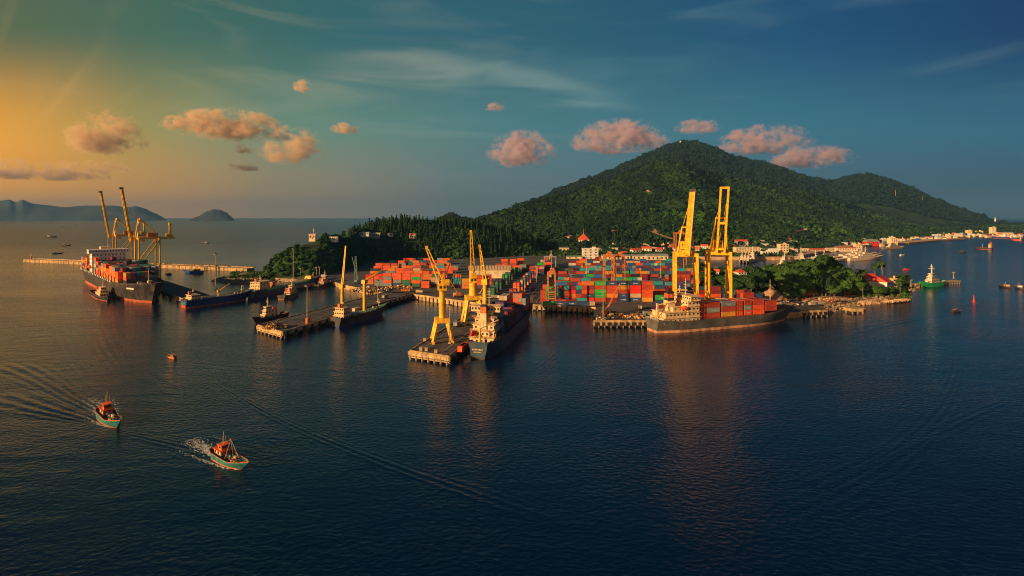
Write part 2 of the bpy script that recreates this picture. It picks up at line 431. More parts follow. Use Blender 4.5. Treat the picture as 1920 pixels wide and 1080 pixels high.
def foam(bow, stern, w, length, label, seed=1):
    """broken foam patches spreading behind and beside a moving boat"""
    r = random.Random(seed); b = W(*bow); s_ = W(*stern); d = (s_-b); L = d.length; d.normalize(); nm = Vector((-d.y, d.x, 0)); mb = MB()
    for i in range(1500):
        if r.random() < .55:
            t = r.random()**1.6; dist = t*length; q = s_+d*dist; off = r.gauss(0, w*.16+dist*.05)
        else:
            t = r.random()**1.2; dist = t*(length+L); q = b+d*(dist+L*.04); off = r.choice((-1, 1))*(w*.5*min(1, dist/(L*.3))+max(0, dist-L*.3)*.13+abs(r.gauss(0, .22+.02*dist)))
            if r.random() < t: continue
        q = q+nm*off; sz = r.uniform(.08, .34)*(1-t*.5); n = len(mb.v); k = 7
        for j in range(k):
            a = 2*PI*j/k; rr = sz*r.uniform(.5, 1.1); e = d*math.cos(a)*rr*1.7+nm*math.sin(a)*rr*.6
            mb.v.append((q.x+e.x, q.y+e.y, .05+.0*r.random()))
        mb.v.append((q.x, q.y, .16*sz+.07+.02*r.random()))
        for j in range(k): mb.f.append((n+j, n+(j+1) % k, n+k)); mb.m.append(mb.mi('foam'))
    tag(mb.build('foam'), label, 'foam', kind='stuff')

# ================================================================ TERRAIN
def interp(tab, x):
    if x <= tab[0][0]: return tab[0][1]
    for (a, b), (c, d) in zip(tab, tab[1:]):
        if x <= c:
            t = (x-a)/(c-a); t = t*t*(3-2*t)*.5+t*.5; return b+(d-b)*t
    return tab[-1][1]
BACK = [(820,418),(835,409),(850,405),(865,411),(890,416),(905,410),(940,399),(1000,379),(1060,354),(1100,339),(1140,324),(1180,307),(1220,289),(1250,276),(1275,268),(1300,270),(1340,278),(1380,294),(1420,307),(1460,317),(1500,329),(1530,337),(1560,344),(1590,336),(1630,330),(1670,340),(1710,355),(1750,375),(1800,394),(1840,407),(1862,418),(1900,424),(2000,427)]
FRONT = [(820,440),(880,425),(905,414),(930,404),(960,394),(1000,382),(1060,368),(1120,349),(1180,328),(1230,312),(1275,306),(1320,315),(1360,332),(1420,346),(1500,360),(1560,378),(1600,388),(1640,402),(1700,420),(1760,431),(1900,436)]
BD = [(820,3200),(900,2500),(1000,3000),(1275,3900),(1560,4200),(1700,4200),(1860,3700),(2000,3500)]
FD = [(820,1500),(900,1500),(1100,1900),(1275,2300),(1500,2400),(1650,2700),(1900,3000)]
FOOT = [(820,1000),(1000,960),(1150,980),(1300,1040),(1480,1080),(1560,1350),(1650,1720),(1760,2150),(1860,2600),(2000,2700)]
def mount(px, d):
    f = interp(FOOT, px); d1 = interp(FD, px); d2 = interp(BD, px)
    z1 = H+(YH-interp(FRONT, px))*d1/F; z2 = H+(YH-interp(BACK, px))*d2/F
    z1 = max(z1, 6); z2 = max(z2, 6); x = (px-960)/F*d
    if d <= f: return 3.2 if d > f-45 else -4
    if d < d1:
        t = (d-f)/(d1-f); b = 3.2+(z1-3.2)*(t**.95*(1-.12*math.sin(PI*t)))
    elif d < d2:
        t = (d-d1)/(d2-d1); dip = min(.34*z1, 95)*math.sin(PI*t)
        b = z1+(z2-z1)*(t*t*(3-2*t))-dip
    else:
        t = min(1, (d-d2)/1400); b = z2*(1-t*t*(3-2*t))
    env = min(1, (d-f)/250)
    g = noise.fractal(Vector((x/420, d/700, 3.1)), .9, 2.1, 5)*.12*z1*env*max(.25, min(1, b/200))
    rid = abs(noise.noise(Vector((x/230+d/1500, d/1400, 1.7))))
    g -= rid*.60*b*env*(1-abs(2*min(1, max(0, (d-f)/(d1-f)))-1)**2)*.7 if d < d1 else 0
    return max(-2, b+g-(0 if d < d1*.9 or d > d2 else 0))
def grid_mesh(name, fn, pxs, ds, m):
    mb = MB(); k = mb.mi(m)
    for d in ds:
        for p in pxs: mb.v.append(((p-960)/F*d, d, fn(p, d)))
    n = len(pxs)
    for j in range(len(ds)-1):
        for i in range(n-1):
            a = j*n+i; mb.f.append((a, a+1, a+n+1, a+n)); mb.m.append(k)
    return mb.build(name, smooth=True)
MPX = list(np.arange(812, 2040, 5.)); MD = [940*(1.018**i) for i in range(0, 95)]
mnt = tag(grid_mesh('mountain', mount, MPX, MD, 'hill'), 'forested mountain slope', kind='structure')
def hit(fn, px, py, d0=700, d1=5000):
    d = d0
    while d < d1:
        if zat(py, d) <= fn(px, d): return at(px, d, fn(px, d))
        d *= 1.004
    return None
# headland hill on the left
HTOP = [(480,528),(500,505),(515,492),(540,474),(570,459),(600,449),(628,444),(645,450),(660,441),(680,430),(720,421),(780,416),(850,417),(900,426),(950,437),(990,450),(1015,466),(1035,480)]
HFOOT = [(480,540),(500,548),(540,556),(580,556),(620,590),(660,660),(700,745),(760,770),(850,790),(1000,860),(1035,900)]
HCR = [(480,560),(500,585),(540,610),(600,650),(650,700),(700,850),(850,920),(1000,960),(1035,980)]
def head(px, d):
    f = interp(HFOOT, px); c = interp(HCR, px); zc = max(1, H+(YH-interp(HTOP, px))*c/F)
    e = min(1, max(0, (px-484)/30))
    if d < f: b = -1 if px < 560 else 3
    elif d < c:
        t = (d-f)/(c-f); b = 1+(zc-1)*(t**.7)
    else:
        t = min(1, (d-c)/260); b = zc*(1-t*t*(3-2*t))-2*t
    x = (px-960)/F*d
    if px > 1010: e *= max(0, 1-(px-1010)/30)
    return -1.5+(b+1.5+noise.fractal(Vector((x/60, d/60, 0)), 1, 2, 3)*2.2*min(1, max(0, (d-f)/30)))*e
tag(grid_mesh('headland', head, list(np.arange(484, 1041, 4.)), list(np.arange(530, 1260, 7.)), 'hill'), 'wooded headland hill beside the container yard', kind='structure')

# far islands across the bay
def island(sky, dist, depth, label):
    px0, px1 = sky[0][0], sky[-1][0]; pxs = np.arange(px0, px1+.1, max(1.5, (px1-px0)/150)); ds = np.linspace(dist-depth, dist+depth, 13)
    def fn(p, d):
        t = 1-abs(d-dist)/depth; zc = (interp(sky[:], p)); zc = H+(YH+1.5-zc)*dist/F-H*.97
        return -5+(zc+5)*max(0, t)**.75*(1+.16*noise.fractal(Vector(((p-960)/F*d/500, d/500, 1)), 1, 2, 3) if t < .93 else 1)
    tag(grid_mesh('island', fn, pxs, ds, 'island'), label, kind='structure')
island([(-90,398),(-40,385),(0,371),(18,369),(30,374),(42,369),(60,376),(85,379),(120,383),(160,380),(210,380),(240,383),(255,381),(270,385),(290,394),(300,399),(313,407)], 9500, 900, 'long low mountain range far across the bay')
island([(350,407),(372,399),(388,390),(400,386),(412,387),(424,392),(434,400),(440,407)], 8500, 500, 'lone domed island on the horizon')

# ---------------------------------------------------------------- flat land (quays, yard, town)
def ground(name, pts, z1, m, label=None, ms=None, z0=-2.):
    mb = MB(); mb.poly([(p[0], p[1]) for p in pts], z0, z1, m, ms)
    return tag(mb.build(name), label or name.replace('_', ' '), kind='structure')
Z4 = 4.
def P4(*l): return [W(px, py, Z4) for px, py in l]
E1 = W(775, 552, Z4)
ground('yard_ground', P4((575,527),(612,524),(645,534),(680,541),(720,548),(775,551),(783,553),(850,563),(905,570),(945,573),(983,571),(1050,573.5),(1117,577))
       + [at(1111, 333, Z4), at(1113, 324, Z4), at(1227, 324.5, Z4), at(1400, 345, Z4), at(1550, 360.5, Z4), at(1541, 372, Z4), at(1500, 400, Z4), at(1440, 440, Z4), at(1400, 520, Z4), at(1330, 640, Z4), at(1310, 760, Z4), at(1300, 1010, Z4)]
       + [at(1000, 980, Z4), at(860, 860, Z4), at(700, 860, Z4), at(600, 680, Z4), at(560, 600, Z4)], Z4, 'yard', 'dark paved ground of the port yard', 'concrete')
# the lit strip of old quay by the left basin
ground('shore_track', [at(508, 560, 0), at(520, 552, 0), at(545, 545, 0), at(575, 527, 0), at(600, 524, 0), at(640, 560, 0), at(600, 640, 0), at(540, 640, 0)], 3.6, 'dirt', 'pale dirt track under the wooded headland', 'rock')
ground('town_ground', [at(1304, 835, 0), at(1380, 832, 0), at(1480, 825, 0), at(1500, 845, 0), at(1500, 880, 0), at(1560, 1040, 0), at(1600, 1150, 0), at(1640, 1210, 0), at(1700, 1290, 0), at(1760, 1440, 0), at(1815, 1560, 0),
       at(1812, 1640, 0), at(1770, 1900, 0), at(1825, 1750, 0), at(1860, 1800, 0), at(1960, 1900, 0), at(2000, 2900, 0), at(1860, 3000, 0), at(1560, 1800, 0), at(1300, 1300, 0), at(1000, 1080, 0), at(900, 1050, 0), at(980, 960, 0), at(1290, 985, 0)], 3.4, 'townground', 'town ground along the foot of the mountain', 'sand')
PEN = [at(1541, 371, 0), at(1550, 382, 0), at(1580, 396, 0), at(1608, 410, 0), at(1640, 420, 0), at(1662, 418, 0), at(1697, 430, 0), at(1692, 450, 0), at(1700, 480, 0), at(1714, 505, 0), at(1706, 520, 0), at(1680, 530, 0),
       at(1640, 560, 0), at(1560, 600, 0), at(1480, 640, 0), at(1400, 650, 0), at(1330, 700, 0), at(1345, 500, 0), at(1440, 430, 0)]
ground('peninsula', PEN, 3., 'dirt', 'low wooded peninsula ground', 'rock')

def rocks(name, label, path, width, n, smin, smax, m='rock', z0=0., z1=3., seed=3, kind='stuff'):
    r = random.Random(seed); mb = MB(); k = mb.mi(m); L = [0]
    for a, b in zip(path, path[1:]): L.append(L[-1]+(b-a).length)
    for i in range(n):
        s_ = r.random()*L[-1]
        for j in range(len(path)-1):
            if s_ <= L[j+1]: break
        a, b = path[j], path[j+1]; t = (s_-L[j])/max(1e-6, L[j+1]-L[j]); p = a.lerp(b, t); tg = (b-a).normalized(); nm = Vector((-tg.y, tg.x, 0))
        u = r.random(); q = p+nm*width*(u-.5); q.z = z0+(z1-z0)*u+r.uniform(-.2, .2); s = r.uniform(smin, smax); n0 = len(mb.v)
        vs = []
        for a_ in range(7):
            vs.append(Vector((r.gauss(0, 1), r.gauss(0, 1), r.gauss(0, 1))).normalized()*s*r.uniform(.7, 1.1))
        bm = bmesh.new()
        for v in vs: bm.verts.new(v+q)
        try:
            bmesh.ops.convex_hull(bm, input=bm.verts)
        except Exception: bm.free(); continue
        bm.verts.index_update(); mb.v += [tuple(v.co) for v in bm.verts]
        for f in bm.faces: mb.f.append(tuple(n0+v.index for v in f.verts)); mb.m.append(k)
        bm.free()
    return tag(mb.build(name), label, name.replace('_', ' '), kind=kind)
rocks('boulders', 'orange brown boulders along the peninsula shore', [at(1545, 374, 0), at(1608, 411, 0), at(1660, 419, 0), at(1698, 431, 0), at(1692, 452, 0), at(1702, 482, 0), at(1716, 506, 0)], 9, 1500, .5, 1.6, z0=-.3, z1=3.2)
rocks('rocks', 'low spit of pale rocks at the peninsula tip', [at(1657, 414, 0), at(1675, 417, 0), at(1697, 424, 0)], 8, 500, .6, 1.6, z0=1.6, z1=.2, seed=5, m='sand')
rocks('rocks', 'small rock spit beside the sand bank', [at(1612, 408, 0), at(1640, 413, 0)], 7, 260, .6, 1.7, z0=.2, z1=1.6, seed=6, m='sand')
# sand bank (rip slope) right of the quay
mb = MB(); pA = [at(x, d, 0) for x, d in ((1532,384),(1550,388),(1575,400),(1608,414),(1618,424))]; n = 60; cs = 10
k = mb.mi('sand')
for i in range(n+1):
    t = i/n*(len(pA)-1); j = min(len(pA)-2, int(t)); a = pA[j].lerp(pA[j+1], t-j)
    for c_ in range(cs+1):
        u = c_/cs; q = a+Vector((-.3, .95, 0))*u*17; hh = 5.6*math.sin(min(1, u*1.5)*PI/2)*math.sin(PI*min(1, .12+i/n*.95))**.5
        mb.v.append((q.x, q.y, -.3+hh+.5*noise.noise(q*.35)-.5*abs(noise.noise(Vector((q.x*.5, 3, 0))))))
for i in range(n):
    for c_ in range(cs):
        a = i*(cs+1)+c_; mb.f.append((a, a+cs+1, a+cs+2, a+1)); mb.m.append(k)
o = mb.build('sand_bank', smooth=True); o.data.flip_normals() if o.data.polygons[0].normal.z < 0 else None
tag(o, 'eroded orange sand bank above the waterline', kind='structure')
# bare earth mound behind the trees
def mound(name, px, d, rx, ry, h, m, label, z0=3., kind='structure', rough=.25, pw=1.):
    c = at(px, d, z0); mb = MB(); k = mb.mi(m); n = 26
    for j in range(n+1):
        for i in range(n+1):
            u = i/n*2-1; v = j/n*2-1; r_ = math.hypot(u, v)
            q = Vector((c.x+u*rx, c.y+v*ry, 0)); hh = h*max(0, 1-r_)**pw
            mb.v.append((q.x, q.y, z0-.3+hh*(1+rough*noise.noise(q*.15))+(.3 if hh > 0 else 0)*noise.noise(q*.5)))
    for j in range(n):
        for i in range(n):
            a = j*(n+1)+i; mb.f.append((a, a+1, a+n+2, a+n+1)); mb.m.append(k)
    return tag(mb.build(name, smooth=True), label, kind=kind)
mound('sand_mound', 1447, 412, 16, 10, 10, 'track', 'bare orange earth mound between the trees', rough=.7)
# little rocky knoll at the end of the old mole
mound('rocky_knoll', 458, 566, 34, 26, 9, 'dirt', 'rocky knoll with scrub at the foot of the headland', z0=-.5, pw=.6)
rocks('boulders', 'boulder skirt round the rocky knoll', [at(421, 566, 0), at(428, 545, 0), at(450, 534, 0), at(480, 532, 0), at(505, 540, 0)], 12, 900, .6, 1.7, z0=-.2, z1=3.6, seed=9)

rocks('boulders', 'loose rocks over the top of the rocky knoll', [at(432, 562, 0), at(465, 560, 0), at(495, 556, 0)], 22, 500, .5, 1.4, z0=4., z1=5.5, seed=14)
# ---------------------------------------------------------------- breakwater
def wall_along(name, a, b, w, z1, label, cat, n, cap=True, m='concrete'):
    a = Vector(a); b = Vector(b); d = (b-a); L = d.length; rz = math.atan2(d.y, d.x); mid_ = (a+b)/2
    t = thing(name, label, cat, (mid_.x, mid_.y, 0), rz)
    mb = MB(); mb.box(0, 0, -2, L, w, z1+2, m); mb.build('wall_body', t)
    if cap:
        c = MB(); c.box(0, w/2-1, z1, L, 1.4, 1.0, m); c.build('parapet', t)
        for i in range(n):
            x = -L/2+L*(i+.5)/n; MB().box(x, -w/2-.15, .4, .5, .3, z1-.4, 'pile').build('buttress', t)
    return t
wall_along('breakwater', at(52, 795, 0), at(470, 655, 0), 12, 4.0, 'long concrete breakwater running out behind the big container ship', 'breakwater', 40)
rocks('armour_blocks', 'jumbled blocks along the seaward edge of the breakwater', [at(240, 735, 0), at(475, 664, 0)], 7, 900, .7, 1.6, z0=5.0, z1=1.2, seed=12)
t = thing('beacon', 'slim red and white beacon at the outer end of the breakwater', 'beacon', at(59, 793, 4))
MB().cyl((0,0,0),(0,0,5),1.3,'red',.8).build('base_column', t); MB().cyl((0,0,5),(0,0,9),.8,'white',.6).build('tower', t); MB().ell((0,0,9.7),.8,.8,.9,'red').build('lantern', t)

# ---------------------------------------------------------------- piers
def pier(name, L1, L2, R1, R2, label, piles=10, rows=4, fend=14, z=Z4):
    """deck quad L1 near-left, R1 near-right, L2 far-left, R2 far-right (world points, z ignored)"""
    t = thing(name, label, 'pier', (L1.x, L1.y, 0)); o = Vector((L1.x, L1.y, 0))
    A, B, Cc, D = [Vector((p.x, p.y, 0))-o for p in (L1, R1, R2, L2)]
    mb = MB(); mb.poly([(p.x, p.y) for p in (A, B, Cc, D)], z-.7, z, 'asphalt', 'concrete'); mb.build('deck', t)
    for (p, q) in ((A, B), (B, Cc), (D, A)):
        s = MB(); d = (q-p).normalized(); nm = Vector((d.y, -d.x, 0)); s.beam(p+nm*.2+Vector((0,0,z-1.1)), q+nm*.2+Vector((0,0,z-1.1)), .6, 'concrete', 1.7); s.build('edge_beam', t)
        c = MB(); c.beam(p-nm*.5+Vector((0,0,z+.18)), q-nm*.5+Vector((0,0,z+.18)), .45, 'concrete', .36); c.build('kerb', t)
    for j in range(rows):
        v = (j+.08)/(rows-.84) if rows > 1 else 0
        for i in range(piles):
            u = (i+.3)/(piles-.4); p = A.lerp(D, u).lerp(B.lerp(Cc, u), min(.97, max(.03, v)))
            MB().cyl((p.x, p.y, -2), (p.x, p.y, z-.7), .55, 'pile', n=8).build('pile', t)
    for i in range(7):
        p = A.lerp(B, (i+.3)/6.6)
        MB().cyl((p.x, p.y, -2), (p.x, p.y, z-.7), .6, 'pile', n=8).build('pile', t)
    MB().beam(A+Vector((0,0,1.3)), B+Vector((0,0,1.3)), .5, 'concrete', .5).build('cross_beam', t)
    for i in range(12 if fend else 0):
        p = B.lerp(Cc, (i+.2)/12); nm = Vector((-(Cc-B).y, (Cc-B).x, 0)).normalized(); q = p+nm*1.3; MB().cyl((q.x, q.y, z), (q.x, q.y, z+.7), .3, 'black', .45, n=8).build('bollard', t)
        p = A.lerp(D, (i+.2)/12); q = p-nm*1.3; MB().cyl((q.x, q.y, z), (q.x, q.y, z+.7), .3, 'black', .45, n=8).build('bollard', t)
    if fend:
        for o_ in (.22, .74): r0 = A.lerp(B, o_); r1 = D.lerp(Cc, o_); MB().beam(r0+Vector((0,0,z+.05)), r1+Vector((0,0,z+.05)), .3, 'steel', .1).build('crane_rail', t)
    for i in range(fend):
        p = B.lerp(Cc, (i+.5)/fend); d = (Cc-B).normalized(); nm = Vector((d.y, -d.x, 0)); q = p+nm*.75
        MB().box(q.x, q.y, z-2.8, 1.6, .7, 2.6, 'black', math.atan2(d.y, d.x)).build('fender', t)
    return t
u1 = Vector((.298, .954, 0))
p1L, p1R = W(482, 610, Z4), W(529, 623, Z4)
pier('pier', p1L, Vector((-110, 452, 0)), p1R, Vector((-84.5, 440, 0)), 'long dark pier with a sunlit end beam and the crane freighter alongside', 16, 4, 22)
p2L, p2R = W(766.6, 658, Z4), W(842, 669, Z4)
pier('pier', p2L, Vector((-20.5, 398, 0)), p2R, Vector((3.5, 391, 0)), 'foreground pier on piles carrying two yellow portal cranes', 16, 4, 22)
# long left quay: straight arm behind the big ship, then back to land
A0 = W(344, 560, Z4); ud = Vector((-.73, .683, 0)).normalized(); un = Vector((ud.y, -ud.x, 0))
if un.y < 0: un = -un
A0.z = 0
pier('pier', A0, A0+un*21, A0+ud*300, A0+ud*300+un*21, 'angled pier beside the big container ship carrying two ship cranes', 4, 14, 0)
pier('pier', A0+Vector((.5, -.3, 0)), A0+un*22+Vector((8, 6, 0)), W(478, 549, Z4), W(478, 541, Z4), 'low dark quay arm behind the blue cargo ship', 4, 9, 0)
Q1 = W(478, 549, Z4)
pier('pier', Q1+Vector((.5,0,0)), W(478, 541, Z4)+Vector((.5,0,0)), W(590, 530, Z4), W(585, 524, Z4), 'dark quay arm between the knoll and the green and blue ship', 4, 7, 0)
# platform edge and quay face openings on the yard quays
def quay_face(a, b, n, label, z=Z4, h=3.2, name='quay_wall', fw=1.):
    a = Vector((a.x, a.y, 0)); b = Vector((b.x, b.y, 0)); d = b-a; L = d.length; rz = math.atan2(d.y, d.x)
    t = thing(name, label, 'quay wall', ((a+b)/2).to_tuple(), rz)
    MB().box(0, -.5, z-h+.4, L, 1., h-.1, 'concrete').build('face', t)
    MB().box(0, -.8, z+.28, L, .6, .4, 'concrete').build('kerb', t)
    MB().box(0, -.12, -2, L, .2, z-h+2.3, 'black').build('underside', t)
    for i in range(n):
        x = -L/2+L*(i+.5)/n; MB().box(x, -1.3, z-h-.2, (1.5 if i % 2 else 2.4)*fw, .6, h-.5, 'black').build('fender', t)
    for i in range(n):
        x = -L/2+L*(i+.5)/n+1.2; MB().cyl((x, -1.3, -2), (x, -1.3, z-h+.6), .45, 'pile', n=8).build('pile', t)
    for i in range(max(3, n//3)):
        x = -L/2+L*(i+.5)/max(3, n//3); MB().cyl((x, .9, z), (x, .9, z+.7), .35, 'black', .5, n=8).build('bollard', t)
    return t
quay_face(at(1113, 323.8), at(1227, 324.3), 10, 'sunlit quay wall with black fenders left of the red container ship')
quay_face(at(1500, 355.5), at(1550, 360.3), 5, 'short quay wall with fenders right of the bow of the red container ship')
quay_face(W(983, 571, 4), W(1117, 577, 4), 14, 'pale quay wall under the green and navy boxes', h=3.6, fw=.45)
quay_face(W(783, 553, 4), W(905, 570, 4), 16, 'tan rubble quay wall at the head of the inner basin', h=4.4, fw=.35)
t = thing('mooring_dolphin', 'square concrete mooring platform standing alone off the sand bank', 'mooring platform', at(1602, 372, 0), .12)
MB().box(0, 0, 1.6, 11, 8, 2.2, 'concrete').build('deck', t)
for x in (-4, 0, 4):
    for y in (-3, 3): MB().cyl((x, y, -2), (x, y, 1.6), .6, 'pile', n=8).build('pile', t)
MB().box(4.4, -4.3, .9, 1.6, .6, 2.4, 'black').build('fender', t)
# jetty at the tip of the peninsula
j0, j1 = at(1710, 508, 0), at(1795, 538, 0)
t = thing('jetty', 'low concrete jetty on piles at the tip of the peninsula', 'jetty', (j0.x, j0.y, 0), math.atan2(j1.y-j0.y, j1.x-j0.x))
L = (j1-j0).length
MB().box(L/2, 0, 2., L, 7, 1.1, 'concrete').build('deck', t)
for i in range(18): MB().cyl((L*(i+.5)/18, -3, -2), (L*(i+.5)/18, -3, 2), .5, 'pile', n=8).build('pile', t)
for i in range(18): MB().cyl((L*(i+.5)/18, 3, -2), (L*(i+.5)/18, 3, 2), .5, 'pile', n=8).build('pile', t)

# ================================================================ CONTAINERS
# spec: (centre, L, W, H, rz, colour, where, lettering)
SPEC = []
MIXED = ['rust red']*6+['orange red']*3+['navy blue']*5+['maroon']*4+['teal']*2+['green']*2+['dark green']*1+['grey']*2+['orange', 'mustard', 'beige', 'blue', 'blue', 'bright red', 'white', 'black', 'purple']
REDS = ['orange red']*7+['rust red']*5+['orange']*2+['grey']*2+['dark green', 'navy blue', 'maroon', 'beige', 'teal', 'black', 'bright red']
ORD = ['bottom', 'second', 'third', 'fourth', 'fifth', 'sixth', 'seventh']
NUM = ['first', 'second', 'third', 'fourth', 'fifth', 'sixth', 'seventh', 'eighth', 'ninth', 'tenth', 'eleventh', 'twelfth', 'thirteenth', 'fourteenth', 'fifteenth', 'sixteenth', 'seventeenth', 'eighteenth', 'nineteenth', 'twentieth']
def stack(p, rz, L, Wd, Hh, cols, where, boost=0, txt=None, parent=None):
    for i, c_ in enumerate(cols):
        tier = 'only' if len(cols) == 1 else ('top' if i == len(cols)-1 else ('bottom' if i == 0 else ORD[i]))
        SPEC.append(dict(p=Vector((p.x, p.y, p.z+i*Hh)), rz=rz, L=L, W=Wd, H=Hh, c=c_, tier=tier, where=where, top=(i == len(cols)-1), boost=boost, txt=(txt or {}).get(i)))
def cpick(pal, p):
    k = int(abs(noise.noise(Vector((p.x*.05, p.y*.05, p.z))))*1e4) % 97
    return pal[(rnd.randrange(len(pal))+k) % len(pal)]
# --- right yard, front row (bottom to top), six long stacks
front = [(1102.5, ['bright red', 'navy blue', 'rust red', 'maroon', 'orange'], {1: 'line'}),
         (1124.8, ['rust red', 'green', 'green', 'rust red', 'green'], {1: 'EVERGREEN', 2: 'EVERGREEN', 4: 'EVERGREEN'}),
         (1147, ['maroon', 'orange', 'rust red', 'rust red', 'navy blue'], {4: 'line'}),
         (1169, ['navy blue', 'navy blue', 'rust red', 'mustard', 'navy blue'], {1: 'OPC', 0: 'line', 4: 'line'}),
         (1191, ['navy blue', 'beige', 'bright red', 'bright red', 'navy blue'], {0: 'line', 4: 'line'}),
         (1213, ['mustard', 'orange red', 'orange red', 'rust red', 'rust red'], {})]
HF = 3.15
D0 = 397.
for i, (px, cols, tx) in enumerate(front):
    for k in range(2):
        stack(at(px+.0, D0+1.3+k*2.7, Z4), 0, 8.5, 2.5, HF, cols if k == 0 else [cpick(MIXED, at(px, D0, i)) for _ in cols], 'front row %s stack from the left%s' % (NUM[i], '' if k == 0 else ', behind it'), 3-2.5*k, tx if k == 0 else None)
shorts = [(1052, ['rust red', 'navy blue', 'navy blue', 'rust red']), (1063, ['navy blue', 'rust red', 'rust red', 'teal']), (1074, ['rust red', 'orange', 'bright red', 'maroon']), (1085, ['teal', 'rust red', 'navy blue', 'teal']), (1095.3, ['teal', 'maroon', 'orange red', 'rust red'])]
for i, (px, cols) in enumerate(shorts): stack(at(px, D0, Z4), 0, 4.1, 2.5, HF, cols, 'half-length %s stack in front row' % NUM[i], 3)
stack(at(1018, 394, Z4), 0, 3.6, 2.5, HF, ['rust red']*3, 'left corner stack of the right yard', 3)
stack(at(1022, 402, Z4), 0, 3.6, 2.5, HF, ['orange red', 'rust red', 'rust red', 'orange red'], 'second stack in from the left corner', 3)
for i, (px, c_) in enumerate(((1027, 'rust red'), (1051, 'rust red'), (1072, 'maroon'))): stack(at(px, 388, Z4), 0, 8.6, 2.5, HF, [c_], 'low row before the green gantry crane, %s box' % NUM[i], 3)
for i, (px, c_, tx) in enumerate(((1028, 'green', 'EVERGREEN'), (1050, 'navy blue', 'line'), (1072, 'navy blue', 'line'), (1094, 'navy blue', None), (1110, 'beige', None))):
    stack(at(px, 381, Z4), 0, 8.2 if i < 4 else 4, 2.5, HF-.2, [c_], 'along the quay edge, %s box' % NUM[i], 3, {0: tx} if tx else None)
stack(at(988, 381, Z4), 0, 4.2, 2.5, 2.8, ['beige'], 'at the left end of the pale quay wall', 3)
# right stack next to the ship's stern
stack(at(1241, 348, Z4), 0, 8.4, 2.5, HF, ['green', 'maroon', 'navy blue', 'green'], 'block behind the stern of the red container ship', 3, {0: 'line', 3: 'line'})
stack(at(1252, 343, Z4), 0, 4.6, 2.5, HF, ['maroon', 'teal', 'orange red', 'teal'], 'short stack behind the white superstructure', 3, {3: 'line'})
# --- right yard, rows behind
rows = [(428, 1042, 1300, 4), (455, 1050, 1310, 4), (484, 1040, 1330, 4), (512, 1046, 1330, 4), (540, 1052, 1330, 3), (570, 1056, 1300, 3), (600, 1060, 1290, 3), (632, 1066, 1270, 3), (664, 1070, 1262, 2), (698, 1074, 1262, 2), (732, 1080, 1262, 2)]
for ri, (d, pa, pb, T) in enumerate(rows):
    xa = (pa-960)/F*d; xb = (pb-960)/F*d; n = int((xb-xa)/9.15)
    for i in range(n):
        if ri > 0 and rnd.random() < .06: continue
        q = Vector((xa+9.15*(i+.5), d, Z4)); t_ = max(1, T-(1 if rnd.random() < .3 else 0)-(1 if rnd.random() < .12 else 0)+(1 if rnd.random() < .15 and ri > 2 else 0))
        cols = [cpick(MIXED, q) for _ in range(t_)]; base = cpick(MIXED, q)
        if rnd.random() < .4: cols = [base if rnd.random() < .6 else c_ for c_ in cols]
        tx = {t_-1: 'line'} if ri < 4 and rnd.random() < .45 else None
        if rnd.random() < .16:
            for s_ in (-2.3, 2.3): stack(q+Vector((s_, 0, 0)), 0, 4.1, 2.5, 2.85, [cpick(MIXED, q) for _ in range(t_)], 'row %s behind the front, half stack %s' % (NUM[ri], NUM[min(19, i)]), 0)
        else: stack(q, 0, 8.6, 2.5, 2.85, cols, 'right yard, %s row behind the front, %s stack' % (NUM[ri], NUM[min(19, i)]), 0, tx)
# right of the big cranes
for i, (px, cols) in enumerate(((1392, ['navy blue', 'maroon', 'rust red']), (1422, ['navy blue', 'navy blue']), (1340, ['navy blue', 'orange red', 'maroon', 'maroon']), (1365, ['grey', 'navy blue', 'navy blue']), (1318, ['navy blue', 'bright red', 'maroon', 'navy blue']))):
    stack(at(px, 400, Z4), 0, 8.8, 2.5, 2.9, cols, 'dark block under the second ship crane, %s stack' % NUM[i], 1)
# --- left yard
lf = [(693.5, ['orange', 'orange red', 'bright red'], 500), (707, ['grey', 'grey', 'orange red'], 488), (716, ['grey', 'grey', 'rust red'], 488), (727, ['grey', 'orange red', 'grey', 'orange red'], 486), (745, ['navy blue', 'grey', 'orange red', 'orange red'], 486),
      (762.5, ['dark green', 'dark green', 'orange red', 'orange red'], 484), (780.5, ['dark green', 'orange red', 'green', 'orange red'], 482), (797.5, ['orange red', 'orange red'], 474), (816, ['black', 'beige', 'beige'], 478)]
for i, (px, cols, d) in enumerate(lf): stack(at(px, d, Z4), 0, 7.6 if i not in (1, 2) else 4.3, 2.5, 3.1, cols, 'left yard front row, %s stack' % NUM[i], 3)
lrows = [(512, 722, 830, 4), (538, 690, 842, 3), (566, 694, 850, 3), (596, 700, 856, 3), (630, 704, 860, 3), (668, 706, 850, 3), (706, 730, 846, 3)]
for ri, (d, pa, pb, T) in enumerate(lrows):
    xa = (pa-960)/F*d; xb = (pb-960)/F*d; n = int((xb-xa)/9.3)
    for i in range(n):
        if rnd.random() < .12: continue
        q = Vector((xa+9.3*(i+.5), d+rnd.choice((0, 0, 3)), Z4)); t_ = max(1, T-(1 if rnd.random() < .35 else 0))
        stack(q, 0, 8.4, 2.5, 2.9, [cpick(REDS, q) for _ in range(t_)], 'left yard, %s row back, %s stack' % (NUM[ri], NUM[min(19, i)]), 0)
mid_ = [(857, ['purple', 'teal', 'teal', 'orange red'], 478), (874, ['orange', 'orange', 'mustard'], 470), (884.5, ['green', 'green', 'green'], 455), (898, ['purple', 'orange red', 'orange red', 'rust red'], 470), (914, ['purple', 'orange red', 'rust red', 'rust red'], 474)]
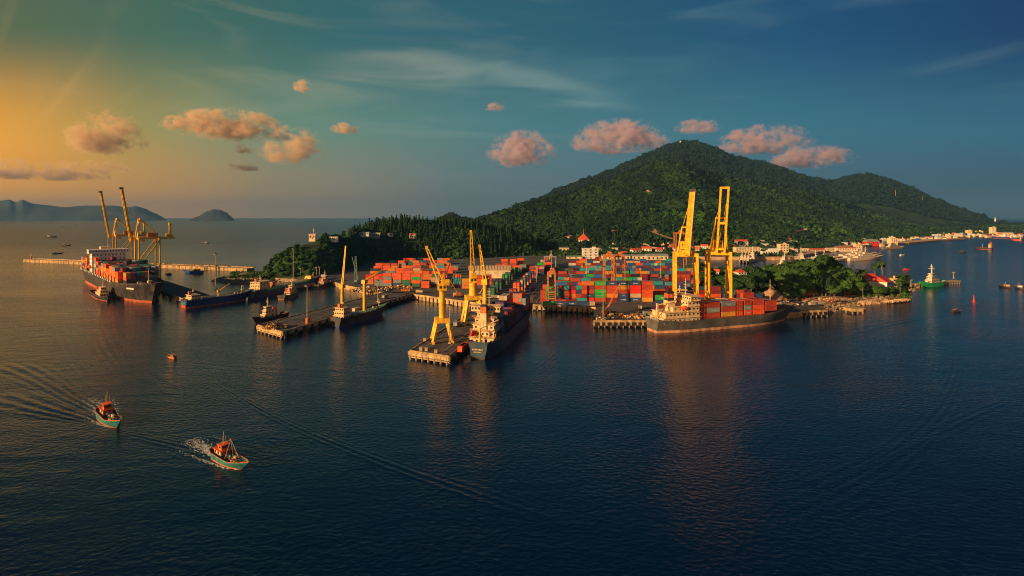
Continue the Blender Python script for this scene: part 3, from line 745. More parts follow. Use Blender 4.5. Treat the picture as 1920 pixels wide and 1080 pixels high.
for i, (px, cols, d) in enumerate(mid_): stack(at(px, d, Z4), 0, 7.6 if i != 2 else 4, 2.5, 3.1, cols, 'middle yard by the portal cranes, %s stack' % NUM[i], 3)
for i, (px, d, cols) in enumerate(((936, 620, ['navy blue', 'orange red', 'rust red']), (952, 640, ['orange red', 'rust red']), (968, 600, ['navy blue', 'grey', 'orange red']), (980, 610, ['black', 'grey', 'grey']), (990, 615, ['navy blue', 'grey', 'black']), (946, 690, ['orange red', 'rust red', 'orange red']), (962, 690, ['rust red', 'orange red', 'orange red']), (976, 700, ['orange red', 'rust red', 'orange red']), (1000, 590, ['maroon', 'rust red', 'rust red']), (1013, 585, ['navy blue', 'maroon', 'beige']), (1014, 600, ['black', 'maroon', 'maroon', 'green']), (1026, 610, ['black', 'navy blue', 'rust red', 'orange red']))):
    stack(at(px, d, Z4), 0, 8.6, 2.5, 3., cols, 'back of the middle yard, %s stack' % NUM[i], 1)
# diagonal rows running away from the viewer
for i in range(10):
    a = W(929, 552, 4).lerp(W(975, 513, 4), i/9); dr = (W(975, 513, 4)-W(929, 552, 4)); rz = math.atan2(dr.y, dr.x)
    for k in range(2 if i < 8 else 1):
        stack(a+Vector((-1.5-3*k, 0, 0)), rz, 8.5, 2.5, 3., [cpick(['dark green', 'dark green', 'green', 'navy blue', 'black'], a) for _ in range(3 if i % 3 else 2)], 'green diagonal row in the middle yard, %s stack' % NUM[i], 1.5 if k == 0 else 0)
for i in range(16):
    a = W(966, 555, 4).lerp(W(1029, 497, 4), i/15); dr = (W(1029, 497, 4)-W(966, 555, 4)); rz = math.atan2(dr.y, dr.x)
    for k in range(2):
        if i == 0: cols = ['orange', 'rust red']
        elif i == 1: cols = ['orange', 'orange', 'orange red', 'green'][:3]
        else: cols = [cpick(['navy blue', 'black', 'maroon', 'grey', 'orange red', 'beige', 'navy blue'], a) for _ in range(3 if i < 12 else 4)]
        stack(a+Vector((-3*k, 0, 0)), rz, 8.6, 2.5, 3., cols, 'long diagonal row left of the rail track, %s stack' % NUM[i], 1.5 if k == 0 else 0)
stack(W(812, 641, 4), R(75), 8.5, 2.5, 2.5, [], '')
stack(at(867.5, 253.5, 4), R(76), 8.5, 2.4, 2.8, ['orange red'], 'on the foreground pier beside the moored ship, left one', 3)
stack(at(870.2, 254.5, 4), R(76), 8.5, 2.4, 2.8, ['rust red'], 'on the foreground pier beside the moored ship, right one', 3)

# ================================================================ SHIPS
def hull(L, B, D, boot, side, deck='deckred', inner=None, bz=1., bow=.28, stern=.86, sheer=2., rake=5., bul=1.1, n=40, stripe=None, sternsheer=.3, bowlow=0.):
    mb = MB(); inner = inner or side; st = []
    lv = [-1.5, 0, bz, None, 'd', 'b']
    for s_ in range(n+1):
        t = s_/n; q = max(0, (t-(1-bow))/bow); q2 = max(0, (t-(1-bow*1.35))/(bow*1.35))
        wd = max(.0, 1-q**2.6)**.75; ww = max(.0, 1-q2**1.9)**.95
        k = 1 if t > .12 else stern+(1-stern)*(t/.12)**.6; kw = 1 if t > .16 else stern*.72+(1-stern*.72)*(t/.16)**.7
        zd = D+sheer*max(0, (t-.68)/.32)**1.7+sternsheer*sheer*max(0, (.14-t)/.14)
        row = []
        for j, w in ((-1.5, ww*.93*kw), (0, ww*kw), (bz, (ww*.85+wd*.15)*kw), (bz+(zd-bz)*.55, (ww*.35+wd*.65)*(kw*.3+k*.7)), (zd, wd*k), (zd+bul, wd*k)):
            xs = -L/2+L*t+rake*(j/D)*q**2-(rake*.35*(j/D) if 0 else 0)
            row.append((xs, w*B/2, j))
        st.append((row, zd))
    idx = lambda s_, j, sd: (s_*12)+(j if sd > 0 else 6+j)
    for row, zd in st:
        for sg in (1, -1):
            for x, y, zz in row: mb.v.append((x, y*sg, zz))
    mats = [boot, boot, side, side, side]
    if stripe: mats[3] = stripe
    for s_ in range(n):
        for j in range(5):
            k = mb.mi(mats[j])
            mb.f.append((idx(s_,j,1), idx(s_,j+1,1), idx(s_+1,j+1,1), idx(s_+1,j,1))); mb.m.append(k)
            mb.f.append((idx(s_,j,-1), idx(s_+1,j,-1), idx(s_+1,j+1,-1), idx(s_,j+1,-1))); mb.m.append(k)
        mb.f.append((idx(s_,4,1), idx(s_,4,-1), idx(s_+1,4,-1), idx(s_+1,4,1))); mb.m.append(mb.mi(deck))
    for j in range(5):
        mb.f.append((idx(0,j,1), idx(0,j,-1), idx(0,j+1,-1), idx(0,j+1,1))); mb.m.append(mb.mi(mats[j]))
    return mb
def along(bowpx, sternpx):
    a, b = W(*bowpx), W(*sternpx); d = a-b
    return (a+b)/2, math.atan2(d.y, d.x), d.length
def rail(parent, pts, z, m='white', h=1.1, name='railing'):
    mb = MB()
    for (a, b) in zip(pts, pts[1:]):
        a = Vector((a[0], a[1], z)); b = Vector((b[0], b[1], z)); L = (b-a).length; n = max(1, int(L/2.5))
        for hh in (h, h*.5): mb.beam(a+Vector((0,0,hh)), b+Vector((0,0,hh)), .09, m)
        for i in range(n+1):
            p = a.lerp(b, i/n); mb.beam(p, p+Vector((0,0,h)), .09, m)
    return mb.build(name, parent)
def mast(parent, x, y, z, h, m='white', name='mast', yard=3.):
    mb = MB(); mb.cyl((x,y,z),(x,y,z+h),.28,m,.12,n=8); mb.beam((x,y-yard/2,z+h*.6),(x,y+yard/2,z+h*.6),.15,m); mb.beam((x,y-yard/3,z+h*.8),(x,y+yard/3,z+h*.8),.12,m); mb.box(x,y,z+h*.45,.5,2.2,.2,m)
    mb.build(name, parent)
def block(parent, x, y, z, sx, sy, h, m='cream', deckm=None, wins=0, wside=0, wz=None, name='deckhouse', over=.5, wh=.9):
    """one storey of a deckhouse with an overhanging deck edge, window things on its faces"""
    mb = MB(); mb.box(x, y, z, sx, sy, h, m); mb.box(x, y, z+h, sx+over*2, sy+over*2, .22, deckm or m); o = mb.build(name, parent)
    zc = z+(wz or h*.58)
    for i in range(wins):
        yy = y-sy/2+sy*(i+.5)/wins
        for sg in (-1, 1): win(o, x+sg*(sx/2+.04), yy, zc, min(1.0, sy/wins*.55), wh, axis='x')
    for i in range(wside):
        xx = x-sx/2+sx*(i+.5)/wside
        for sg in (-1, 1): win(o, xx, y+sg*(sy/2+.04), zc, min(1.0, sx/wside*.5), wh)
    return o
def lifeboat(parent, x, y, z, rz, L=6., m='orange red'):
    mb = MB(); mb.ell((0,0,0), L/2, L*.19, L*.17, 'c_'+m, n=10, k=8); mb.ell((-.4,0,L*.10), L*.26, L*.15, L*.16, 'c_'+m, n=8, k=6)
    o = mb.build('lifeboat', parent, smooth=True); o.location = (x, y, z); o.rotation_euler = (0, 0, rz)
    c, s_ = math.cos(rz), math.sin(rz)
    for k in (-.3, .3): MB().beam((x+c*L*k, y+s_*L*k, z-2), (x+c*L*k, y+s_*L*k, z+1.6), .2, 'cream').build('davit', parent)
    return o
def shipcrane(parent, x, y, z, h, tip, m='yellow', r=1.5, name='crane_post'):
    mb = MB(); mb.cyl((x,y,z),(x,y,z+h),r,m,r*.85,n=14); mb.build(name, parent)
    c = MB(); c.box(x, y, z+h, r*2.6, r*2.4, r*2.2, m); c.build('crane_cab', parent)
    b = MB(); s0 = Vector((x, y, z+h+r*1.2)); t_ = Vector(tip); d = (t_-s0).normalized(); nm = d.cross(Vector((0,0,1)))
    nm = nm.normalized() if nm.length > .01 else Vector((1,0,0))
    for sg in (-1, 1): b.beam(s0+nm*sg*r*.7, t_+nm*sg*.35, r*.5, m, w2=r*.3)
    n = 8
    for i in range(n): 
        p = s0.lerp(t_, (i+.5)/n); w = r*.7+(.35-r*.7)*(i+.5)/n; b.beam(p-nm*w, p+nm*w, r*.22, m)
    b.build('jib', parent)
    w_ = MB(); w_.beam(s0+Vector((0,0,r*2.5)), t_, .18, 'black'); w_.beam(t_, t_+Vector((0,0,-(t_.z-z)*.35)), .14, 'black'); w_.build('hoist_cable', parent)

def place_on(ship, x, y, z, L, Wd, Hh, cols, where, boost=3, rz=0., txt=None):
    p = ship.matrix_basis @ Vector((x, y, z)); stack(p, ship.rotation_euler.z+rz, L, Wd, Hh, cols, where, boost, txt)

# ---- S1: feeder with red boxes at the right quay
c, rz, L = along((1490, 605), (1233, 627)); c += Vector((-math.sin(rz), math.cos(rz), 0))*7.5
s1 = thing('container_ship', 'freighter with cream superstructure and bays of red boxes at the right quay', 'ship', (c.x, c.y, 0), rz)
s1.matrix_basis = Matrix.LocRotScale(c, Matrix.Rotation(rz, 3, 'Z').to_euler(), None)
hull(L-2, 16, 5.6, 'boottan', 'hullgrey', stripe='hullgrey', bz=1.5, rake=5, sheer=4.6, bul=1.2, sternsheer=.35).build('hull', s1)
X0 = -L/2
mb = MB(); mb.box(-1+9, 0, 5.6, L*.60, 12.5, 1.3, 'deckred'); mb.build('hatch_coaming', s1)
block(s1, X0+17.5, 0, 5.6, 26, 14.6, 3.0, 'cream', wside=8, wins=0)
block(s1, X0+15, 0, 8.8, 18, 13.5, 3.0, 'cream', wside=7)
block(s1, X0+26, 0, 8.8, 9, 14, 3., 'cream', wside=3, wins=5)
block(s1, X0+26, 0, 12.0, 8.5, 14, 3., 'cream', wside=3, wins=5)
block(s1, X0+26, 0, 15.2, 8.0, 14, 3., 'cream', wside=3, wins=5)
block(s1, X0+26.5, 0, 18.4, 7.0, 16.5, 2.8, 'cream', wside=3, wins=8, name='bridge', over=.7)
block(s1, X0+16.5, 0, 12.0, 7, 9, 2.6, 'cream', wside=2)
mb = MB(); mb.box(X0+13.5, 0, 12, 5, 4.5, 6.5, 'cream'); mb.build('funnel_casing', s1)
mb = MB(); mb.box(X0+13.5, 0, 18.5, 4.4, 4., 1.6, 'black'); mb.box(X0+13.5, 0, 20.1, 4.4, 4, 2.6, 'c_orange red'); mb.box(X0+13.5, 0, 22.7, 4.4, 4, 1.6, 'black', top=.8); mb.build('funnel', s1)
text('A', 2.2, s1, (X0+13.5, -2.06, 21.4), (R(90), 0, 0), 'white')
lifeboat(s1, X0+19.8, -6.8, 14.2, 0, 6.5)
lifeboat(s1, X0+19.8, 6.8, 14.2, 0, 6.5)
mast(s1, X0+25.5, 0, 21.4, 10, 'cream'); mast(s1, X0+22.5, 2, 21.4, 6, 'cream')
mast(s1, L/2-13, 0, 8, 20, 'cream', name='foremast')
mb = MB(); mb.beam((X0+5, 0, 6), (X0+5, 0, 17), 1.0, 'cream'); mb.beam((X0+5, 0, 16), (X0+16, -4, 18.5), .5, 'cream'); mb.beam((X0+1.5, -3, 6), (X0+9, -3, 15.5), .25, 'black'); mb.build('stores_crane', s1)
rail(s1, [(X0+1, -6.5), (X0+1, 6.5)], 7.4); rail(s1, [(X0+1, -6.8), (X0+30, -7.8)], 6.9)
rail(s1, [(X0+30.5, -7), (X0+22, -7)], 15.2); rail(s1, [(L/2-8, -2.8), (L/2+1, -.3)], 11)
mb = MB()
for i in range(5): mb.box(L/2-15+i*2.4, (-1)**i*1.6, 8.2+i*.35, 1.3, 1.1, 1.1, 'deckred'); mb.cyl((L/2-14+i*2.4, -2.4, 8.2+i*.35), (L/2-14+i*2.4, -2.4, 9.4+i*.35), .3, 'black', n=8)
mb.build('windlass', s1)
mb = MB()
for i in range(6): mb.box(X0+2+i*1.6, rnd.uniform(-5, 5), 7.0, 1, 1.2, 1.2, rnd.choice(['orange', 'darkgrey', 'cream']))
mb.build('mooring_winch', s1)
HS = 3.15
bays = [(1319.5, 4.3, ['orange red', 'rust red', 'orange red'], {}), (1335.5, 9.7, ['rust red', 'grey', 'rust red'], {1: 'line'}), (1366, 10.6, ['mustard', 'rust red', 'grey'], {2: 'line'}), (1388.5, 4.3, ['orange red', 'rust red', 'rust red'], {}), (1405.5, 5.6, ['orange red', 'grey', 'rust red'], {0: 'line', 1: 'line'}), (1427, 8.9, ['orange red', 'orange red', 'rust red'], {}), (1453.5, 8.9, ['rust red', 'rust red'], {})]
xb = X0+33.6
bx = [X0+33.6, X0+42.0, X0+53.6, X0+62.3, X0+68.8, X0+77.5, X0+87.8]
for i, (px, ln, cols, tx) in enumerate(bays):
    for r_ in range(4):
        cl_ = cols if r_ == 0 else [cpick(['rust red', 'orange red', 'maroon', 'grey', 'rust red'], Vector((i, r_, 1))) for _ in cols]
        if i == 5 and r_ == 3: cl_ = cl_+['rust red']
        place_on(s1, bx[i], -4.35+r_*2.9, 7.0 if i < 6 else 8.6, ln, 2.6, HS, cl_, '%s bay on the red container ship%s' % (NUM[i], ('', ', second lane', ', third lane', ', far lane')[r_]), 3 if r_ == 0 else 1.2-.4*r_, txt=tx if r_ == 0 else None)
for i, y in enumerate((6.2, -6.2)):
    pass

# ---- S2: general cargo ship at the foreground pier, stern to the viewer
dirv = Vector((.232, .973, 0)); stern = W(896, 674); L = 118.; c = stern+dirv*L/2; rz = math.atan2(dirv.y, dirv.x)
s2 = thing('cargo_ship', 'freighter seen from astern, tall cream bridge and red lifeboat, at the foreground pier', 'ship', (c.x, c.y, 0), rz)
s2.matrix_basis = Matrix.LocRotScale(c, Matrix.Rotation(rz, 3, 'Z').to_euler(), None)
hull(L, 15.5, 6., 'hullblack', 'hullnavy', bz=1., rake=6, sheer=5, bul=1.1, stern=.62).build('hull', s2)
X0 = -L/2
text('stern name', 1.1, s2, (X0-.35, 0, 4.9), (R(90), 0, R(-90)), 'cream'); text('home port', .8, s2, (X0-.35, 0, 3.6), (R(90), 0, R(-90)), 'cream')
mb = MB(); mb.box(12, 0, 6, L*.64, 12, 1.6, 'darkgrey'); mb.build('hatch_coaming', s2)
block(s2, X0+12, 0, 6, 12, 12.5, 2.9, 'cream', wins=5, wside=4)
block(s2, X0+13, 0, 9.1, 10, 12, 2.8, 'cream', wins=5, wside=4)
block(s2, X0+14, 0, 12.1, 9, 11, 2.8, 'cream', wins=4, wside=3)
block(s2, X0+15, 0, 15.1, 8, 10, 2.8, 'cream', wins=4, wside=3)
block(s2, X0+15.5, 0, 18.1, 7, 8, 2.6, 'cream', wins=3, wside=3)
block(s2, X0+16, 0, 21.0, 6, 15.5, 2.7, 'cream', wins=9, wside=3, name='bridge', over=.6, wh=1.1)
rail(s2, [(X0+12.8, -7.6), (X0+12.8, 7.6)], 24, 'cream'); 
for zz, xx in ((9.1, X0+5.8), (12.1, X0+7.6), (15.1, X0+9.2), (18.1, X0+10.8)): rail(s2, [(xx, -6.5), (xx, 6.5)], zz, 'cream')
mb = MB(); mb.box(X0+10.5, 0, 9, 3.4, 3.4, 12, 'cream'); mb.box(X0+10.5, 0, 21, 3.2, 3.2, 3.2, 'orange'); mb.box(X0+10.5, 0, 24.2, 3, 3, .8, 'black'); mb.build('funnel', s2)
mast(s2, X0+15, -1.5, 24, 9, 'cream'); mast(s2, X0+17, 2.5, 24, 6, 'cream')
lifeboat(s2, X0+6.4, 4.6, 11.0, R(0), 7, 'bright red')
lifeboat(s2, X0+9.4, -6.6, 9.4, R(0), 3.6, 'orange red')
mb = MB(); mb.cyl((X0+3.4, 0, 6), (X0+3.4, 0, 14.5), .55, 'yellow', .45); mb.beam((X0+3.4, 0, 14.2), (X0+9, -8, 18), .45, 'cream'); mb.build('stores_crane', s2)
for i in range(5):
    MB().cyl((X0+1.5+i*.8, -4+i*2, 6.1), (X0+1.5+i*.8, -4+i*2, 7.6), .55, ('cream', 'orange', 'darkgrey')[i % 3], n=8).build('mooring_winch', s2)
rail(s2, [(X0+.3, 4.2), (X0+.3, -4.2)], 7.2, 'cream'); rail(s2, [(X0+1, -5), (X0+8, -7), (X0+22, -7.6)], 7.1, 'cream')
mb = MB(); mb.box(X0+14.5, -6.7, 9, 8, 1.2, 1.2, 'black'); mb.build('gangway', s2)
shipcrane(s2, X0+30, 5.2, 7.6, 25, (X0+30-7, 6.2, 55), r=1.35)
mb = MB()
for x in (X0+40, X0+55, X0+75): mb.box(x, 0, 7.6, 1.2, 13, 7, 'darkgrey')
mb.build('cell_guide', s2)
def bayrow(ship, x, z, ln, nrow, tiers, pal, where, wd=2.45, Hh=2.8, y0=None, boost=2.5):
    for r_ in range(nrow):
        y = (r_-(nrow-1)/2)*(wd+.12); q = Vector((x, r_*3.1, z))
        t_ = tiers if isinstance(tiers, int) else tiers[r_]
        place_on(ship, x, y, z, ln, wd, Hh, [cpick(pal, q) for _ in range(t_)], '%s, %s lane' % (where, NUM[r_]), boost-.15*abs(r_-nrow/2))
bayrow(s2, X0+27, 7.6, 9, 4, (4, 4, 3, 2), ['black', 'navy blue', 'navy blue', 'grey'], 'first bay of the stern-on freighter')
bayrow(s2, X0+47, 7.6, 9, 5, (3, 3, 3, 2, 2), ['black', 'maroon', 'maroon', 'navy blue'], 'second bay of the stern-on freighter')
bayrow(s2, X0+60, 7.6, 9, 5, (2, 3, 3, 4, 4), ['purple', 'maroon', 'navy blue', 'purple'], 'third bay of the stern-on freighter')
bayrow(s2, X0+70, 7.6, 9, 5, (2, 2, 3, 3, 3), ['navy blue', 'maroon', 'black'], 'fourth bay of the stern-on freighter')
for k in range(2): place_on(s2, X0+64, 1.4+2.6*k, 7.6+2.8*4.2, 9, 2.4, 2.8, ['beige'], 'pale box on top of the third bay, %s' % ('right one', 'left one')[k])
bayrow(s2, X0+88, 9, 10, 5, (3, 4, 4, 4, 4), ['orange red', 'orange red', 'bright red', 'grey', 'rust red'], 'forward red bay of the stern-on freighter')
bayrow(s2, X0+99, 9, 10, 4, (3, 3, 3, 3), ['orange red', 'rust red', 'bright red', 'maroon'], 'bow bay of the stern-on freighter')

# ---- S3: big container ship at the far left
L = 246.; cpos = A0-un*17.5-ud*(-6); bowp = A0-un*17.2+ud*20; c = bowp+ud*(L/2); rz = math.atan2(-ud.y, -ud.x)
s3 = thing('container_ship', 'largest ship, dark hull over red waterline band, at the angled pier far left', 'ship', (c.x, c.y, 0), rz)
s3.matrix_basis = Matrix.LocRotScale(c, Matrix.Rotation(rz, 3, 'Z').to_euler(), None)
hull(L, 31, 12., 'bootred', 'hullblack', bz=2.2, rake=9, sheer=4, bul=1.4, stern=.9, bow=.2).build('hull', s3)
text('bow name', 2.2, s3, (L/2-15, -11.4, 11.6), (R(84), 0, R(16)), 'white')
X0 = -L/2
for i in range(8):
    pass
bw = 62
for i, zz in enumerate((12, 16, 20, 24, 28)): block(s3, X0+bw, 0, zz, 16-i*.8, 28, 3.8, 'white', wins=9, wside=3, wh=1.3)
block(s3, X0+bw, 0, 32, 12, 33, 3.6, 'white', wins=14, wside=3, wh=1.5, name='bridge')
mb = MB(); mb.box(X0+bw-15, 0, 12, 8, 9, 22, 'white'); mb.box(X0+bw-15, 0, 34, 8, 9, 4, 'cream'); mb.build('funnel', s3)
mast(s3, X0+bw, 0, 36, 12, 'cream', yard=7)
mast(s3, L/2-10, 0, 15, 12, 'cream', name='foremast', yard=5)
mb = MB()
for i in range(4): mb.box(L/2-26+i*5, (-1)**i*4, 13.6, 3, 3, 2.2, ('cream', 'rope', 'darkgrey')[i % 3])
mb.build('windlass', s3)
lifeboat(s3, X0+bw, -15.2, 18, 0, 9, 'orange red')
BP = ['orange red', 'orange red', 'orange red', 'rust red', 'navy blue', 'grey', 'mustard', 'mustard', 'orange', 'beige', 'black', 'orange']
nb = 0; lashes = 0
xs3 = []; x = X0+8
while x < L/2-27:
    if not (X0+bw-20 < x < X0+bw+14): xs3.append(x)
    x += 13.4
for bi, x in enumerate(xs3):
    fore = x > L/2-60; behind = x < X0+bw; T = 4 if fore else 4
    nr = 9 if x < L/2-50 else 7
    for r_ in range(nr):
        y = (r_-(nr-1)/2)*3.25; q = Vector((bi*3, r_, 5)); outer = r_ == 0
        t_ = T-(rnd.random() < .2)+(rnd.random() < .15)-(1 if bi == len(xs3)-1 else 0)
        pal = BP if outer else ['black', 'navy blue', 'grey', 'maroon', 'rust red', 'dark green', 'black']
        cols = [cpick(pal, q) for _ in range(t_)]
        place_on(s3, x, y, 13.4, 12.2, 3.1, 3.15, cols, 'big container ship, %s bay from the stern%s' % (NUM[bi], '' if outer else ', %s lane in' % NUM[r_]), 3.2 if outer else .4)
    mb = MB(); mb.box(x+6.7, 0, 12, .7, 30 if not fore else 22, 6, 'darkgrey'); mb.build('lashing_bridge', s3)
# pale fittings along the deck edge
for i in range(22): MB().box(X0+6+i*(L-54)/22, -15.35 if i < 20 else -14.4, 12.1, 2.2, .5, 1.6, 'white').build('rail_panel', s3)

# ---- smaller ships and boats
def coaster(bow, stern, B, D, hullm, boot, label, deck='deckgreen', group=None, cranes=(), house=.16, hz=(3, 3), hold=True, sheer=2.5, name='cargo_ship', off=0., hm='cream', jx=None):
    c, rz, L = along(bow, stern); c += Vector((-math.sin(rz), math.cos(rz), 0))*off
    t = thing(name, label, 'ship', (c.x, c.y, 0), rz, group)
    hull(L, B, D, boot, hullm, bz=.9, rake=D*.9, sheer=sheer, bul=.9, deck=deck).build('hull', t)
    X0 = -L/2; hx = X0+L*house; z_ = D
    for i in range(hz[0]):
        block(t, hx, 0, z_, L*.14-i*.6, B*.82-i*.5, hz[1]-.2, hm, wins=4, wside=3); z_ += hz[1]
    mb = MB(); mb.box(hx-L*.05, 0, z_, 1.8, 1.8, 2.6, 'orange'); mb.build('funnel', t)
    mast(t, hx, 0, z_, 5, hm, yard=2.5); mast(t, L/2-L*.07, 0, D+sheer*.6, 6, hm, name='foremast', yard=1.5)
    if hold:
        mb = MB(); mb.box(L*.08, 0, D, L*.55, B*.68, 1.3, deck); mb.build('hatch_cover', t)
        rail(t, [(hx+L*.1, -B*.47), (L/2-L*.28, -B*.47)], D+.9)
    mb = MB()
    for i in range(7): mb.box(X0+L*(.02+.008*i)+i*.3, B*(.32-.1*i), D, .9, .9, 1+.3*(i % 3), ('orange', 'cream', 'darkgrey')[i % 3])
    mb.build('mooring_gear', t)
    mb = MB()
    for i in range(5): mb.box(L/2-L*(.09+.02*i), B*(-.1+.06*i), D+sheer*.4, .9, .9, 1.1, ('cream', 'darkgrey')[i % 2])
    mb.build('windlass', t)
    for (x, h, tip) in cranes: shipcrane(t, X0+L*x, 0, D, h, tip, r=.85)
    return t
s6 = coaster((716, 589), (629, 614), 9.5, 4.6, 'hullblack', 'hullblue', 'black coaster with two tall yellow crane posts alongside the long dark pier', house=.13, hz=(3, 2.4), deck='deckgreen', off=0)
X0 = -along((716, 589), (629, 614))[2]/2
shipcrane(s6, X0+8, 1.5, 4.6, 19, (X0+10.5, .8, 51), r=1.15, name='crane_post')
shipcrane(s6, X0+29, .5, 4.6, 19.5, (X0+46, -2, 32), r=1.2, name='crane_post')
mb = MB(); mb.box(X0+16, -.5, 5.9, 9, 5.4, .5, 'hullblue'); mb.build('tarpaulin', s6)
s4 = coaster((462, 562), (346, 578), 11, 4.8, 'hullblue', 'bootred', 'low blue cargo ship with green and red stern at the left quay arm', house=.14, hz=(2, 2.4), off=1.5, deck='hullgrey')
L4 = along((462, 562), (346, 578))[2]; shipcrane(s4, 2, 0, 6, 3, (12, 2, 15), r=.7)
b_ = MB(); b_.beam((2, 0, 9), (-3, 2, 19), .5, 'orange'); b_.build('crane_stay', s4)
MB().box(-L4/2-.12, 0, 2.4, .3, 7.5, 2.4, 'teal').build('stern_panel', s4)
MB().box(-L4/2-.12, 0, .2, .3, 6, 2.0, 'red').build('stern_panel', s4)
s5 = coaster((596, 532), (470, 561), 12, 5.8, 'hullnavy', 'hullblue', 'long blue cargo ship with green stripe near the headland', house=.13, hz=(3, 2.6), off=1, deck='dirt')
L5 = along((596, 532), (470, 561))[2]
MB().box(-4, -6.15, 5.4, L5*.62, .3, 1.5, 'hullgreen').build('green_stripe', s5)
mb = MB(); mb.box(L5*.36, 0, 6, 6, 8, 4, 'yellow', top=.7); mb.build('bow_crane', s5)
mb = MB(); mb.box(-L5*.22, 0, 6, 5, 7, 5, 'orange', top=.5); mb.beam((-L5*.22, 0, 10), (-L5*.1, 0, 12), .8, 'orange'); mb.build('deck_machine', s5)

def tug(bow, stern, B, label, hm='hullblack', up='cream', stripe='red', group='harbour tugs'):
    c, rz, L = along(bow, stern); L = max(L, 14)
    t = thing('tugboat', label, 'tug', (c.x, c.y, 0), rz, group)
    hull(L, B, 2.4, 'bootred', hm, bz=.5, rake=1.6, sheer=1.8, bul=.9, bow=.4, deck='deckred').build('hull', t)
    block(t, L*.08, 0, 2.4, L*.42, B*.66, 2.5, up, wins=3, wside=4, over=.25)
    block(t, L*.12, 0, 5.1, L*.26, B*.55, 2.3, up, wins=3, wside=3, over=.25)
    block(t, L*.14, 0, 7.6, L*.17, B*.42, 2.2, up, wins=3, wside=3, over=.3, name='wheelhouse')
    for sg in (-1, 1): MB().cyl((-L*.1, sg*B*.22, 4.9), (-L*.1, sg*B*.22, 8.6), .6, stripe, .5, n=10).build('funnel', t)
    mast(t, L*.14, 0, 10, 6, up, yard=1.8)
    mb = MB()
    for i in range(9): mb.cyl((L*(-.42+.09*i), -B*.49, 1.6), (L*(-.42+.09*i), -B*.53, 1.6), .45, 'black', n=8); mb.cyl((L*(-.42+.09*i), B*.49, 1.6), (L*(-.42+.09*i), B*.53, 1.6), .45, 'black', n=8)
    mb.build('tyre_fender', t)
    MB().cyl((-L*.28, -1, 3.2), (-L*.28, 1, 3.2), .7, 'darkgrey', n=10).build('towing_winch', t)
    return t
tug((201, 565), (179, 551), 9, 'black tug with pale upperworks under the side of the big container ship')
tug((557, 552), (527, 562), 8, 'dark tug with a sunlit cream deckhouse in the left basin')
tug((618, 533), (592, 541), 8, 'small tug with white upperworks near the inner quay corner')
tug((480, 607), (537, 594), 6, 'low dark tug lying on the far side of the long dark pier end')

